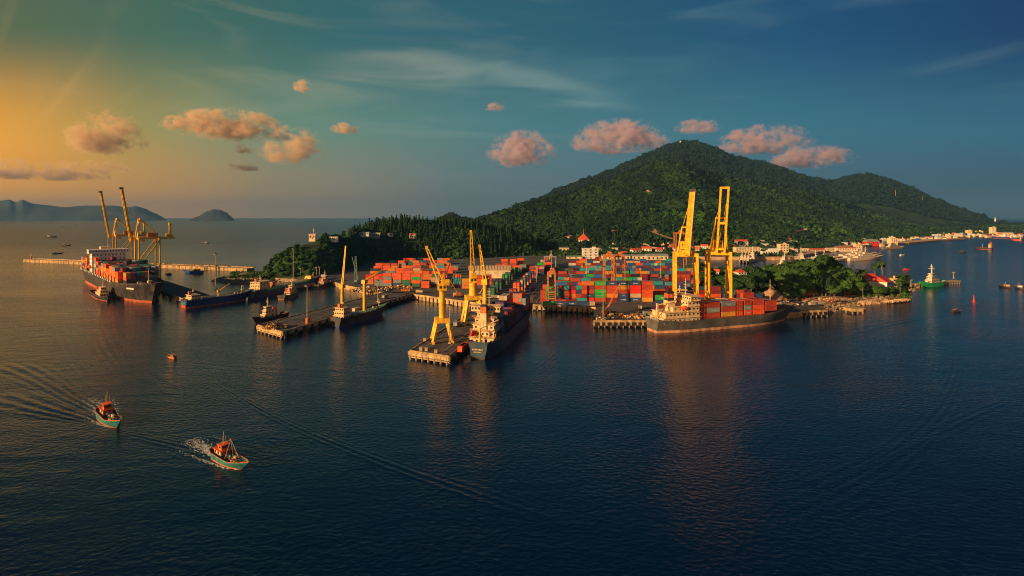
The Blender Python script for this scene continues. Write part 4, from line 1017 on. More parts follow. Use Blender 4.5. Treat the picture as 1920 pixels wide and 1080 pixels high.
def fishing(bow, stern, B, label, hm='teal', derrick=True, sc=1.):
    c, rz, L = along(bow, stern)
    t = thing('fishing_boat', label, 'fishing boat', (c.x, c.y, 0), rz, 'wooden fishing boats under way')
    k = L/20.
    hull(L, B, 1.7*k, 'bootred', hm, bz=.35, rake=2.2*k, sheer=1.9*k, bul=.55*k, bow=.42, stern=.75, deck='wood', sternsheer=.4, n=30).build('hull', t)
    n = 30; mb = MB()
    for sg in (-1, 1):
        pr = None
        for i in range(n+1):
            t_ = i/n; q = max(0, (t_-.58)/.42); w = max(0, 1-q**2.6)**.75*(1 if t_ > .12 else .75+.25*(t_/.12)**.6); zd = 1.7*k+1.9*k*max(0, (t_-.68)/.32)**1.7+.4*1.9*k*max(0, (.14-t_)/.14)+.55*k
            p = Vector((-L/2+L*t_+2.2*k*(zd/(1.7*k))*q**2, sg*w*B/2, zd+.05))
            if pr is not None and (p-pr).length > .01: mb.beam(pr, p, .17*k, 'orange')
            pr = p
    mb.build('gunwale', t)
    d = 1.7*k
    h1 = MB(); h1.box(-L*.22, 0, d, L*.28, B*.58, 2.1*k, 'orange'); h1.box(-L*.22, 0, d+.25*k, L*.282, B*.585, .35*k, 'teal'); h1.box(-L*.22, 0, d+2.1*k, L*.34, B*.72, .22*k, 'c_orange red'); h1.build('cabin', t)
    h2 = MB(); h2.box(-L*.17, 0, d+2.3*k, L*.14, B*.46, 1.7*k, 'orange'); h2.box(-L*.17, 0, d+4.0*k, L*.18, B*.58, .2*k, 'c_orange red'); h2.build('wheelhouse', t)
    for i in range(4):
        for sg in (-1, 1): win(t, -L*(.31-.06*i), sg*(B*.29+.03), d+1.3*k, .6*k, .75*k, m='white' if i % 2 else 'glass')
    for i in range(3): win(t, -L*.1, (-1+i)*B*.13, d+3.3*k, .5*k, .7*k, axis='x')
    for sg in (-1, 1): win(t, -L*.17, sg*(B*.23+.03), d+3.3*k, 1.2*k, .6*k)
    mb = MB(); mb.cyl((-L*.17, 0, d+4.1*k), (-L*.19, .2, d+8.5*k), .09*k, 'rope', n=6); mb.cyl((-L*.24, 1, d+4.1*k), (-L*.24, 1, d+6.3*k), .07*k, 'rope', n=6); mb.cyl((-L*.11, -.6, d+4.1*k), (-L*.11, -.6, d+7.6*k), .06*k, 'rope', n=6); mb.build('antenna', t)
    if derrick:
        mb = MB(); top = Vector((L*.12, 0, d+7.2*k))
        for p in ((L*.04, -B*.28, d), (L*.04, B*.28, d), (L*.42, 0, d+2.1*k)): mb.cyl(p, tuple(top), .10*k, 'rope', n=6)
        mb.cyl((-L*.17, 0, d+4.5*k), tuple(top), .05*k, 'rope', n=6); mb.box(top.x, 0, top.z-.1, .5*k, .5*k, .5*k, 'orange'); mb.build('derrick', t)
    mb = MB(); r = random.Random(3)
    for i in range(26): mb.ell((L*r.uniform(-.02, .42), B*r.uniform(-.26, .26), d+.3*k+r.random()*.5*k+(.8*k if i > 18 else 0)), r.uniform(.3, .8)*k, r.uniform(.3, .7)*k, r.uniform(.2, .5)*k, r.choice(('rope', 'wood', 'blue', 'darkgrey', 'teal', 'orange')), n=7, k=4, jit=.15)
    mb.build('nets', t)
    mb = MB(); mb.ell((L*.30, 0, d+1.8*k), .75*k, .75*k, .4*k, 'cream'); mb.build('coracle', t)
    return t
fishing((452, 881), (404, 852), 4.4, 'teal hulled wooden fishing boat with orange cabin and tall tripod derrick, largest in the foreground')
fishing((218, 803), (192, 777), 4.6, 'teal wooden fishing boat with orange roofed cabin trailing foam at the lower left', derrick=False)
foam((452, 881), (404, 852), 4.4, 17, 'white foam streaming behind the nearest fishing boat', 1)
foam((218, 803), (192, 777), 4.6, 24, 'white foam streaming behind the left fishing boat', 2)

def skiff(px, py, L, rz, label, hm='orange', cab='cream', group='small boats on the water', person=False, cat='boat'):
    c = W(px, py); t = thing('small_boat', label, cat, (c.x, c.y, 0), rz, group)
    hull(L, L*.28, L*.085, hm, hm, bz=.2, rake=L*.1, sheer=L*.08, bul=L*.03, bow=.45, n=16, deck='wood').build('hull', t)
    mb = MB(); mb.box(-L*.18, 0, L*.08, L*.26, L*.18, L*.14, cab); mb.box(-L*.18, 0, L*.22, L*.32, L*.23, L*.02, 'orange'); mb.build('cabin', t)
    for sg in (-1, 1): win(t, -L*.18, sg*(L*.09+.02), L*.17, L*.12, L*.05)
    MB().cyl((-L*.05, 0, L*.08), (-L*.05, 0, L*.42), L*.012, 'rope', n=6).build('mast', t)
    mb = MB(); mb.box(L*.15, 0, L*.08, L*.12, L*.1, L*.05, 'darkgrey'); mb.box(L*.02, L*.04, L*.08, L*.08, L*.08, L*.07, 'blue'); mb.build('gear', t)
    return t
skiff(322, 671, 7, R(150), 'tiny orange brown boat with an awning between the fishing boats and the long dark pier', 'orange', 'rope')
skiff(1793, 585, 8, R(15), 'small dark boat towing a thin wake below the red buoy', 'hullblack', 'darkgrey')
skiff(95, 445, 30, R(10), 'dark fishing boat out beyond the breakwater end', 'hullblack', 'white', 'fishing boats in the bay')
skiff(123, 461, 18, R(10), 'smaller dark boat just above the breakwater', 'hullblack', 'orange', 'fishing boats in the bay')
skiff(117, 426, 24, R(0), 'speck of a dark boat left of the first ship crane boom, lower of two', 'hullblack', 'darkgrey', 'fishing boats in the bay')
skiff(142, 424, 24, R(0), 'speck of a dark boat left of the first ship crane boom, right one', 'hullblack', 'darkgrey', 'fishing boats in the bay')
skiff(107, 476, 14, R(30), 'small boat close beyond the breakwater', 'hullblack', 'white', 'fishing boats in the bay')
skiff(384, 456, 18, R(180), 'boat with a pale wake in the open bay left of the headland', 'hullgrey', 'cream', 'fishing boats in the bay')
skiff(313, 439, 16, R(180), 'speck of a boat in the bay right of the crane tails', 'hullblack', 'cream', 'fishing boats in the bay')
skiff(364, 512, 22, R(175), 'blue and orange trawler moored inside the breakwater', 'blue', 'orange', 'boats inside the breakwater')
skiff(299, 502, 9, R(40), 'tiny white boat beside the breakwater near the second ship crane', 'white', 'white', 'boats inside the breakwater')
skiff(316, 515, 9, R(160), 'tiny dark boat between the trawler and the crane legs', 'hullblack', 'cream', 'boats inside the breakwater')
skiff(1884, 539, 14, R(80), 'dark workboat with a red flag near the right edge, left of a pair', 'hullblack', 'cream', 'workboats at the right edge')
skiff(1910, 541, 15, R(60), 'dark workboat near the right edge, right of a pair', 'hullblack', 'white', 'workboats at the right edge')
skiff(1805, 474, 14, R(0), 'small low boat in the right channel', 'hullblack', 'darkgrey', 'boats in the right channel')
skiff(1691, 479, 10, R(20), 'tiny pale boat right of the warship pier', 'white', 'white', 'boats in the right channel')
skiff(1699, 506, 8, R(0), 'tiny red boat behind the jetty', 'red', 'red', 'boats in the right channel')

def freighter(bow, stern, B, D, hz, label, hm='hullblack', up='cream', group='ships at anchor far out'):
    c, rz, L = along(bow, stern); t = thing('cargo_ship', label, 'ship', (c.x, c.y, 0), rz, group); u = hz
    hull(L, B, D, 'bootred', hm, bz=D*.15, rake=D*.6, sheer=D*.4, bul=D*.1, n=16).build('hull', t)
    for i in range(3): block(t, -L*.38, 0, D+u*i, L*.13, B*.85, u*.95, up, wins=4, wside=2, over=u*.1, wh=u*.4)
    MB().box(-L*.44, 0, D, L*.04, B*.3, u*4, 'orange').build('funnel', t)
    mast(t, -L*.36, 0, D+u*3, u*2.2, up, yard=u); mast(t, L*.1, 0, D, u*3, up, yard=u)
    MB().box(L*.05, 0, D, L*.6, B*.6, D*.2, 'deckred').build('hatch_cover', t)
    return t
freighter((128, 412.2), (103, 412.4), 40, 22, 16, 'dark freighter on the horizon before the long mountain range')
freighter((156, 410.9), (170, 411.1), 30, 16, 12, 'small pale freighter on the horizon right of the darker one', 'hullgrey')
freighter((1830, 467), (1861, 468.5), 9, 3.5, 3, 'small dark freighter crossing the right channel', group='ships in the right channel')
freighter((1898, 451), (1916, 451.5), 8, 3.4, 1.8, 'red hulled freighter beyond the channel at the right edge', 'red', group='ships in the right channel')
freighter((1862, 447), (1893, 447.5), 10, 5, 1.8, 'dark ship moored below the far tower town', 'hullblue', group='ships in the right channel')

def warship(bow, stern, B, label, hm='naval', guns=True, group='warships at the naval base', k=1., nblk=3):
    c, rz, L = along(bow, stern); t = thing('warship', label, 'warship', (c.x, c.y, 0), rz, group)
    hull(L, B, 3.4*k, hm if hm != 'naval' else 'boottan', hm, bz=.4, rake=5*k, sheer=2.5*k, bul=.4, bow=.42, deck='naval', n=26).build('hull', t)
    for i, (x, l, w, h) in enumerate(((-.02, .46, .62, 2.6), (.03, .26, .5, 2.6), (.05, .14, .4, 2.4))[:nblk]): block(t, L*x, 0, (3.4+2.8*i)*k, L*l, B*w, h*k, 'naval', wins=3, wside=5, over=.15)
    z = (3.4+2.8*nblk)*k; mb = MB(); mb.cyl((L*.03,0,z),(L*.03,0,z+8*k),.6*k,'naval',.2*k,n=8); mb.beam((L*.03,-2.4*k,z+4*k),(L*.03,2.4*k,z+4*k),.25*k,'naval'); mb.ell((L*.03,0,z+5.6*k),1.1*k,1.4*k,.5*k,'naval'); mb.build('mast', t)
    MB().box(-L*.12, 0, 6.2*k, L*.07, B*.3, 3.2*k, 'naval', top=.8).build('funnel', t)
    mb = MB(); mb.cyl((L*.3,0,4*k),(L*.3,0,5.8*k),1.4*k,'naval',1.0*k,n=10); mb.cyl((L*.3,0,5.2*k),(L*.3+4*k,0,6*k),.18*k,'naval',n=6); mb.build('gun', t)
    mb = MB(); mb.cyl((-L*.33,0,3.6*k),(-L*.33,0,5.2*k),1.2*k,'naval',.9*k,n=10); mb.cyl((-L*.33,0,4.8*k),(-L*.33-3.2*k,0,5.5*k),.16*k,'naval',n=6); mb.build('gun', t)
    return t
w1 = warship((1731, 539), (1764, 534), 9, 'patrol ship with a bright green hull and grey upperworks at the jetty', 'hullgreen', group='ship at the jetty', k=1.12)
warship((1650, 486), (1590, 489), 9, 'outermost pale warship on the near side of the naval pier', k=1.1)
warship((1644, 483), (1584, 485.5), 9, 'pale warship second out from the naval pier', k=1.1)
warship((1638, 480), (1576, 482.5), 9, 'pale warship third out from the naval pier', k=1.1)
warship((1585, 489), (1508, 492), 9, 'low pale landing craft along the naval pier', k=.75, nblk=1)
warship((1578, 485), (1504, 488), 9, 'low pale vessel inside the landing craft', k=.75, nblk=1)
for i, (x, y, w) in enumerate(((1392, 488, 'leftmost'), (1398, 489, 'second from left'), (1404, 489.5, 'third from left'))): warship((x-4, y+5.5), (x+3, y-6), 7.5, 'pale patrol boat nose out in the small row, %s' % w, k=.8, group='patrol boats berthed bows out')
warship((1405, 494), (1418, 482), 13, 'larger white ship at the right of the berthed patrol boats', k=1.15, group='patrol boats berthed bows out')
for a, b, l, k in (((1460, 496), (1484, 493), 'grey patrol ship with a raised bow in the basin behind the left trees', 1.0), ((1452, 503), (1486, 501), 'grey patrol ship nearest the left trees of the peninsula', .9), ((1510, 497), (1494, 486), 'pale warship with a lattice mast behind the tallest tree', 1.2), ((1524, 503), (1534, 492), 'pale warship right of the lattice mast one, half hidden by trees', 1.1), ((1654, 468), (1692, 465.5), 'white ship berthed beyond the naval pier', 1.1)): warship(a, b, 9, l, k=k)

# ================================================================ CRANES
def sts(name, px, d, rz, boom, label, scale=1., pair=13.4, g=15., zt=44., tipz=86., hz=50., mach=True, solid=True, m='yellow', lean=0.):
    """ship to shore crane: local -y faces the water; boom raised"""
    c = at(px, d, Z4) if not isinstance(px, Vector) else px
    t = thing(name, label, 'ship crane', c, rz, 'ship to shore cranes'); a = pair/2; z0 = .8
    legs = {}
    for sx in (-1, 1):
        for yy in (0, g):
            mb = MB(); mb.beam((sx*a, yy, z0), (sx*a, yy, zt-4), 1.5*scale, m, 1.5*scale); lg = mb.build('leg', t)
            b = MB(); b.box(sx*a, yy, 0, 3.4*scale, 1.6*scale, 1.2*scale, 'darkgrey'); b.build('bogie', lg)
        mb = MB(); mb.beam((sx*a, 0, zt*.32), (sx*a, g, zt*.32), 1.0*scale, m); mb.build('sill_beam', t)
        mb = MB(); mb.beam((sx*a, 1, zt*.34), (sx*a, g-1, zt*.9-4), .7*scale, m); mb.build('diagonal_brace', t)
        mb = MB(); mb.beam((sx*a, 0, zt-5.2), (sx*a, g, zt-5.2), 1.5*scale, m); mb.build('top_beam', t)
    for yy in (0, g): MB().beam((-a-.7, yy, zt-5.0), (a+.7, yy, zt-5.0), 1.6*scale, m, 2.2*scale).build('portal_beam', t)
    MB().beam((-a-.7, g, 9), (a+.7, g, 9), 1.2*scale, m).build('portal_beam', t)
    gw = 2.4*scale
    for sx in (-1, 1): MB().beam((sx*gw, -3, zt-2.8), (sx*gw, g+16, zt-2.8), 1.1*scale, m, 2.0*scale).build('trolley_girder', t)
    # apex frame
    for sx in (-1, 1):
        MB().beam((sx*a*.8, 1.5, zt-4), (sx*gw*1.1, -.5, hz+13), .8*scale, m).build('apex_leg', t)
        MB().beam((sx*gw*1.1, -.2, hz+13), (sx*gw, g+10, zt-2), .45*scale, m).build('back_stay', t)
    MB().beam((-gw*1.3, -.5, hz+13), (gw*1.3, -.5, hz+13), 1.0*scale, m).build('apex_beam', t)
    if mach:
        mb = MB(); mb.box(0, g*.75, zt-1.6, 6*scale, 8*scale, 5*scale, m, top=.97); mb.box(0, g+6, zt-1.6, 4.5, 5, 3, m); mb.build('machinery_house', t)
        for i in range(3): win(t, -1.8+1.8*i, g*.75-4*scale-.05, zt+1.2, .9, .8)
    mb = MB(); mb.box(-a*.2, 4, zt-7.4, 2.2, 2.6, 2.4, 'cream'); mb.build('operator_cab', t)
    # boom
    bt = Vector((lean, -4.5, tipz-Z4)); b0 = Vector((0, -2.6, zt-(5 if solid else 4)))
    if solid:
        mb = MB(); mb.beam(b0, bt, 3.9*scale, m, 1.9*scale, w2=3.5*scale); mb.beam(b0+Vector((1.5*scale,-1.1*scale,0)), bt+Vector((1.4*scale,-1.1*scale,0)), .4, 'cream'); mb.build('boom', t)
        mb = MB(); mb.box(bt.x, bt.y, bt.z, 4*scale, 2.6, 1.6, 'darkgrey'); mb.build('boom_head', t)
    else:
        for sx in (-1, 1):
            o = Vector((sx*2.35*scale, 0, 0)); MB().beam(b0+o, bt+o, 1.1*scale, m, 1.5*scale).build('boom_girder', t)
        for f in (.05, .45, .995): p = b0.lerp(bt, f); MB().beam(p-Vector((3*scale,0,0)), p+Vector((3*scale,0,0)), 1.1*scale, m, 1.5*scale).build('boom_tie', t)
    for sx in (-1, 1): MB().beam((sx*gw, -.5, hz+13), b0.lerp(bt, .75)+Vector((sx*gw*.7, .6, 0)), .22*scale, m).build('fore_stay', t)
    mb = MB()
    for i in range(6): mb.box(a-.6, g+1.2, 6+i*5.6, 1.6, 1.6, .25, m); mb.beam((a-.6, g+1.2, 6+i*5.6), (a+.4, g+1.2, 11.4+i*5.6), .18, m)
    mb.build('stair', t)
    return t
sts('ship_to_shore_crane', 1287, 333, R(-13), None, 'yellow ship crane with a solid raised boom beside the white superstructure, left of the two', zt=46, tipz=86, hz=46, lean=3.2)
sts('ship_to_shore_crane', 1350, 340, R(-13), None, 'yellow ship crane with an open twin girder boom raised, right of the two', solid=False, zt=46.5, tipz=89, hz=52, lean=2.2)
def sts_side(tt, label):
    """crane on the angled pier, seen from the side; local -y is the ship side"""
    p = A0+ud*tt+un*2.; rz = math.atan2(un.y, un.x)-PI/2
    t = thing('ship_to_shore_crane', label, 'ship crane', (p.x, p.y, Z4), rz, 'ship to shore cranes'); m = 'yellow'; g = 18; a = 9; zt = 44
    for sx in (-1, 1):
        for yy in (0, g):
            MB().beam((sx*a, yy, .8), (sx*a*.92, yy, zt), 1.15, m).build('leg', t); b = MB(); b.box(sx*a, yy, 0, 4, 1.8, 1.3, 'darkgrey'); b.build('bogie', t.children[-1])
        MB().beam((sx*a, 0, 14), (sx*a, g, zt-2), .9, m).build('diagonal_brace', t)
        MB().beam((sx*a, 0, 14), (sx*a, g, 14), 1.1, m).build('sill_beam', t)
        MB().beam((sx*a, 0, zt), (sx*a, g, zt), 1.3, m).build('top_beam', t)
        MB().beam((sx*5, -1, zt-1), (sx*3, 1.5, zt+20), .9, m).build('apex_leg', t)
        MB().beam((sx*3, 1.5, zt+20), (sx*3, g-1, zt+3), .8, m).build('back_stay', t)
        MB().beam((sx*3.2, -6, zt-.8), (sx*3.2, g+15, zt-.8), 1.1, m, 1.9).build('trolley_girder', t)
        MB().beam((sx*2.6, -5, zt-4), (sx*2.4, -13, zt+50), 1.2, m, 1.7).build('boom_girder', t)
    for f in (.05, .25, .45, .65, .85, 1.): q = Vector((0, -5, zt-4)).lerp(Vector((0, -13, zt+50)), f); MB().beam(q-Vector((3,0,0)), q+Vector((3,0,0)), .8, m, 1.2).build('boom_tie', t)
    MB().box(0, -13.6, zt+50, 6.5, 3.2, 1.6, 'darkgrey').build('boom_head', t)
    for yy in (0, g): MB().beam((-a, yy, zt-1), (a, yy, zt-1), 1.5, m, 2.2).build('portal_beam', t)
    mb = MB(); mb.box(0, g-5, zt+.6, 6, 9, 4, 'orange'); mb.box(0, g+10, zt+.6, 5, 5, 3, m); mb.build('machinery_house', t)
    mb = MB(); mb.box(0, g+11, zt, 4, 4, 3, m); mb.box(0, g+11, zt+3, 1.8, 1.8, 13, m); mb.box(0, g+11, zt+13, 4, 2.6, 1.4, m); mb.build('rear_tower', t)
    mb = MB(); mb.beam((0, 1.5, zt+20), (0, -9.5, zt+26), .3, m); mb.beam((0, 1.5, zt+20), (0, -11, zt+38), .3, m); mb.build('fore_stay', t)
    mb = MB(); mb.box(0, 5, zt-5, 2.4, 3, 2.8, 'cream'); mb.build('operator_cab', t)
    mb = MB(); mb.box(-a, g, 8, 2.6, 2.6, .4, m)
    for i in range(6): mb.box(-a+1.4, g, 6+6*i, 1.8, 1.8, .3, 'orange')
    mb.build('stair', t)
    return t
sts_side(172, 'yellow raised-boom crane on the angled pier, right of the pair at the big container ship')
sts_side(288, 'yellow raised-boom crane on the angled pier, left of the pair at the big container ship')

def portal(p, rz, h, colh, tip, label, w=9., legm='yellow', r=1.6, tail=None):
    t = thing('portal_crane', label, 'portal crane', p, rz, 'portal cranes on the foreground pier'); m = legm
    for sx in (-1, 1):
        for sy in (-1, 1):
            MB().beam((sx*w/2*1.12, sy*w/2*1.05, .9), (sx*w/2*.62, sy*w/2*.62, h-1), 1.25, m, w2=1.7).build('leg', t)
            b = MB(); b.box(sx*w/2*1.12, sy*w/2*1.05, 0, 1.3, 2.6, 1.1, m); b.build('bogie', t)
    mb = MB(); mb.box(0, 0, h-1.2, w*.86, w*.86, 2.2, m); mb.build('portal_deck', t)
    mb = MB(); mb.cyl((0,0,h+1),(0,0,h+colh),r,m,r*.9,n=16); mb.build('column', t)
    mb = MB(); mb.box(0, 0, h+colh, 4.4, 4.2, 3.2, m); mb.build('machinery_house', t)
    for i in range(2): win(t, -1+2*i, -2.15, h+colh+1.8, 1.1, 1.2)
    s0 = Vector((0, -1, h+colh+2.4)); tp = Vector(tip); d = (tp-s0).normalized(); nm = d.cross(Vector((0,1,0))).normalized() if abs(d.y) < .9 else Vector((1,0,0))
    jb = MB(); nseg = 10
    for sg in (-1, 1): jb.beam(s0+nm*sg*1.3, tp+nm*sg*.5, .55, m, w2=.4)
    for i in range(nseg):
        a_ = s0.lerp(tp, i/nseg); b_ = s0.lerp(tp, (i+1)/nseg); wa = 1.3-.8*i/nseg; wb = 1.3-.8*(i+1)/nseg; sg = (-1)**i
        jb.beam(a_+nm*sg*wa, b_-nm*sg*wb, .28, m)
    jb.build('jib', t)
    MB().box(tp.x, tp.y, tp.z-.5, 1.3, 1.1, 1.5, m).build('jib_head', t)
    mb = MB(); q = s0-Vector((d.x*5, d.y*5, -2.5)); mb.beam(s0, q, 1.2, m); mb.box(q.x, q.y, q.z-2, 3.4, 3, 3, m); mb.build('counterweight', t)
    mb = MB(); ap = s0+Vector((-d.x*2, -d.y*2, 7)); mb.beam(s0-nm*1.2, ap, .4, m); mb.beam(s0+nm*1.2, ap, .4, m); mb.beam(ap, s0.lerp(tp, .62), .16, 'black'); mb.beam(ap, q, .2, 'black'); mb.build('stay_frame', t)
    MB().beam(tp, tp+Vector((0, 0, -12)), .12, 'black').build('hoist_cable', t)
    return t
portal(at(829, 271, 4), R(13), 11.5, 15.5, (-8, 1, 49.5), 'yellow portal crane with its jib leaning left, alone near the pier end')
portal(at(887, 318, 4), R(13), 16, 9, (-1.2, 1, 56.5), 'tall yellow portal crane with upright jib behind the stern-on freighter', w=11, r=2.6)

def mobile_crane(p, rz, col, boomtip, label, m='orange', ln=7., cat='mobile crane', name='mobile_crane'):
    t = thing(name, label, cat, p, rz, 'mobile machines on the quays')
    mb = MB(); mb.box(0, 0, .9, ln, 2.8, 1.3, m); mb.build('chassis', t)
    for x in (-.34, 0, .34):
        for sy in (-1, 1): MB().cyl((ln*x, sy*1.0, .75), (ln*x, sy*1.6, .75), .75, 'black', n=12).build('wheel', t)
    mb = MB(); mb.box(-ln*.12, 0, 2.2, ln*.5, 2.7, 2.0, m); mb.build('upper_house', t)
    mb = MB(); mb.box(ln*.3, .6, 2.2, 1.8, 1.4, 1.9, 'cream'); mb.build('cab', t); win(t, ln*.3, -.12, 3.4, 1.3, .9)
    s0 = Vector((0, 0, 3.8)); tp = Vector(boomtip)
    b = MB(); d = (tp-s0).normalized(); nm = d.cross(Vector((0,0,1))); nm = nm.normalized() if nm.length > .1 else Vector((0,1,0))
    for sg in (-1, 1): b.beam(s0+nm*sg*.6, tp+nm*sg*.3, .38, col)
    for i in range(9): p1 = s0.lerp(tp, i/9); p2 = s0.lerp(tp, (i+1)/9); b.beam(p1+nm*(.6 if i % 2 else -.6), p2-nm*(.5 if i % 2 else -.5), .16, col)
    b.build('boom', t)
    MB().beam(tp, tp+Vector((0, 0, -tp.z*.4)), .1, 'black').build('hoist_cable', t)
    return t
mobile_crane(at(1136, 336, 4), R(20), 'orange', (12, 2, 21), 'orange crane with lattice boom rising over the scrap heap')
mobile_crane(at(858, 418, 4), R(200), 'orange', (7, 1, 15), 'orange reach machine on the quay left of the two portal crane jibs')
mobile_crane(at(898, 408, 4), R(10), 'yellow', (8, 0, 17), 'orange wheeled crane on the quay right of the upright jib')
mobile_crane(at(830, 470, 4), R(20), 'darkgrey', (9, 3, 27), 'dark mobile crane with a raised arm behind the left portal crane', 'darkgrey')
mobile_crane(at(842, 472, 4), R(0), 'teal', (13, 6, 27), 'dark green mobile crane with a boom leaning right in the left yard', 'darkgrey')
mobile_crane(at(672, 500, 4), R(200), 'grey', (6, 1, 27), 'grey mobile crane with a boom leaning left at the left yard edge', 'blue', 9)
t = thing('lattice_tower', 'pale green lattice tower beside the grey mobile crane', 'tower', at(667, 505, 4)); mb = MB()
for a_ in (-1, 1):
    for b_ in (-1, 1): mb.beam((a_*1.4, b_*1.4, 0), (a_*.5, b_*.5, 27), .3, 'deckgreen')
for i in range(9):
    w0, w1 = 1.4-.1*i, 1.3-.1*i; mb.beam((-w0, -w0, 3*i), (w1, -w1, 3*i+3), .2, 'deckgreen'); mb.beam((w0, w0, 3*i), (-w1, w1, 3*i+3), .2, 'deckgreen')
mb.build('lattice', t)

def rtg(p, rz, span, h, label, m='orange', ln=8, box=None):
    t = thing('yard_gantry_crane', label, 'gantry crane', p, rz, 'rubber tyred gantry cranes in the yard')
    for sx in (-1, 1):
        for sy in (-1, 1):
            MB().beam((sx*span/2, sy*ln/2, 1.4), (sx*span/2, sy*ln/2*.8, h), .8, m).build('leg', t)
            MB().cyl((sx*span/2-.4, sy*ln/2, .8), (sx*span/2+.4, sy*ln/2, .8), .8, 'black', n=12).build('wheel', t)
        MB().beam((sx*span/2, -ln/2, 1.8), (sx*span/2, ln/2, 1.8), .9, m).build('sill_beam', t)
        MB().beam((sx*span/2, -ln/2*.9, h*.5), (sx*span/2, ln/2*.8, h-1), .4, m).build('diagonal_brace', t)
    for sy in (-1, 1): MB().beam((-span/2-.5, sy*ln/2*.8, h), (span/2+.5, sy*ln/2*.8, h), .9, m, 1.3).build('girder', t)
    mb = MB(); mb.box(span*.1, 0, h+.7, 4, ln*.9, 1.2, m); mb.box(span*.1, 1, h+1.9, 2.6, 2.6, 1.8, m); mb.box(span*.1+1, -1.5, h+1.9, 1.2, 1.2, 1.2, 'orange'); mb.build('trolley', t)
    mb = MB(); mb.box(span*.1-2, -ln*.3, h-2.6, 1.6, 1.8, 2, 'cream'); mb.build('cab', t)
    mb = MB()
    for x in (-.6, .6): mb.beam((span*.1+x, 0, h+.7), (span*.1+x, 0, h*.5), .1, 'black')
    mb.box(span*.1, 0, h*.5-.5, 4, 2, .5, m); mb.build('spreader', t)
    for i in range(3): MB().box(span/2+.7, 0, h*(.3+.2*i), 1.0, ln*.6, .25, m).build('walkway', t)
    return t
rtg(at(1034, 391, 4), 0, 5.4, 23, 'orange gantry crane over a green edged bay at the left corner of the right yard')
mb = MB(); g_ = at(1034, 392.5, 4); t = thing('spreader_frame', 'bright green steel frame standing under the left yard gantry crane', 'frame', g_)
for x in (-3.7, 3.7): mb.beam((x, 0, 0), (x, 0, 12), 1.0, 'c_green')
mb.box(0, 0, 11.5, 8.4, 1.2, .8, 'c_green'); mb.build('frame_bars', t)
mb = MB()
for i in range(6): mb.box(0, .3, 1+1.7*i, 4.4, .8, .5, ('orange', 'cream', 'deckgreen')[i % 3])
mb.build('rack', t)
rtg(at(1141, 445, 4), 0, 7.5, 32, 'orange gantry crane amid the right yard, left of the close pair', ln=10)
rtg(at(1161, 452, 4), 0, 7.8, 31, 'orange gantry crane amid the right yard, right of the close pair', ln=10)
t = rtg(at(1275, 620, 4), 0, 12, 46, 'distant rust orange gantry crane seen left of the solid yellow boom', ln=10)
t = rtg(at(1031, 640, 4), 0, 14, 16, 'grey distant gantry frame at the back of the middle yard', m='grey')

# scrap and machinery heaps
def heap(px, d, rx, ry, h, n, label, pal, seed):
    r = random.Random(seed); c = at(px, d, Z4); mb = MB()
    for i in range(n):
        a = r.uniform(0, 2*PI); q = r.random()**.6; x = math.cos(a)*q*rx; y = math.sin(a)*q*ry; zz = h*(1-q)*r.random(); m = r.choice(pal); k = r.random()
        if k < .4: mb.box(x, y, zz, r.uniform(.6, 2.2), r.uniform(.6, 1.6), r.uniform(.4, 1.3), m, r.uniform(0, 3))
        elif k < .75: e = Vector((r.uniform(-2.5, 2.5), r.uniform(-2, 2), r.uniform(-.6, 1.8))); mb.beam((x, y, zz+.6), Vector((x, y, zz+.6))+e, r.uniform(.15, .4), m)
        else: mb.cyl((x, y, zz+.3), (x+r.uniform(-.8, .8), y+.4, zz+.6), r.uniform(.4, .9), m, n=9)
    o = mb.build('scrap_heap'); o.location = c; tag(o, label, 'heap', kind='stuff')
heap(1150, 336, 9, 6, 4.2, 260, 'heap of dark machinery and yellow grabs on the quay left of the red container ship', ['black', 'black', 'darkgrey', 'black', 'wood', 'orange', 'yellow', 'grey'], 4)
heap(1190, 333, 9, 3.5, 2.6, 130, 'low row of yellow and rusty scrap in front of the dark machinery', ['black', 'darkgrey', 'orange', 'yellow', 'wood', 'cream', 'rope'], 5)
heap(1128, 328, 4, 3, 2.5, 70, 'small tangle of gear at the quay corner', ['black', 'darkgrey', 'rope', 'cream', 'deckgreen', 'orange'], 6)
heap(693, 455, 17, 10, 5, 300, 'tangle of moored workboats and rusty gear behind the long dark pier', ['black', 'darkgrey', 'cream', 'orange', 'grey', 'wood', 'white', 'rope'], 7)
heap(752, 472, 15, 4, 2.6, 170, 'row of yellow and black machines before the left yard boxes', ['black', 'darkgrey', 'orange', 'yellow', 'wood', 'cream'], 8)
heap(515, 303, 7, 5, 3.4, 120, 'pile of rusty gear on the end of the long dark pier', ['black', 'wood', 'orange', 'darkgrey', 'rope', 'yellow'], 9)
heap(1450, 385, 22, 10, 1.6, 160, 'clutter of crates and scrap on the ground behind the bow of the red container ship', ['rope', 'wood', 'cream', 'darkgrey', 'orange', 'grey'], 10)
heap(1545, 402, 16, 8, 1.5, 120, 'scattered scrap and spoil beside the open shed', ['rope', 'wood', 'cream', 'darkgrey', 'orange', 'red'], 11)
for px, d, s_, lab, m in ((866/1., 0, 0, '', ''),): pass
t = thing('storage_tank', 'small orange cylindrical tank on the long dark pier', 'tank', W(577, 607, 4)); MB().cyl((0,0,0),(0,0,3.4),1.3,'orange',n=16).build('shell', t); MB().cyl((0,0,3.4),(0,0,3.8),1.36,'orange',.6,n=16).build('lid', t)
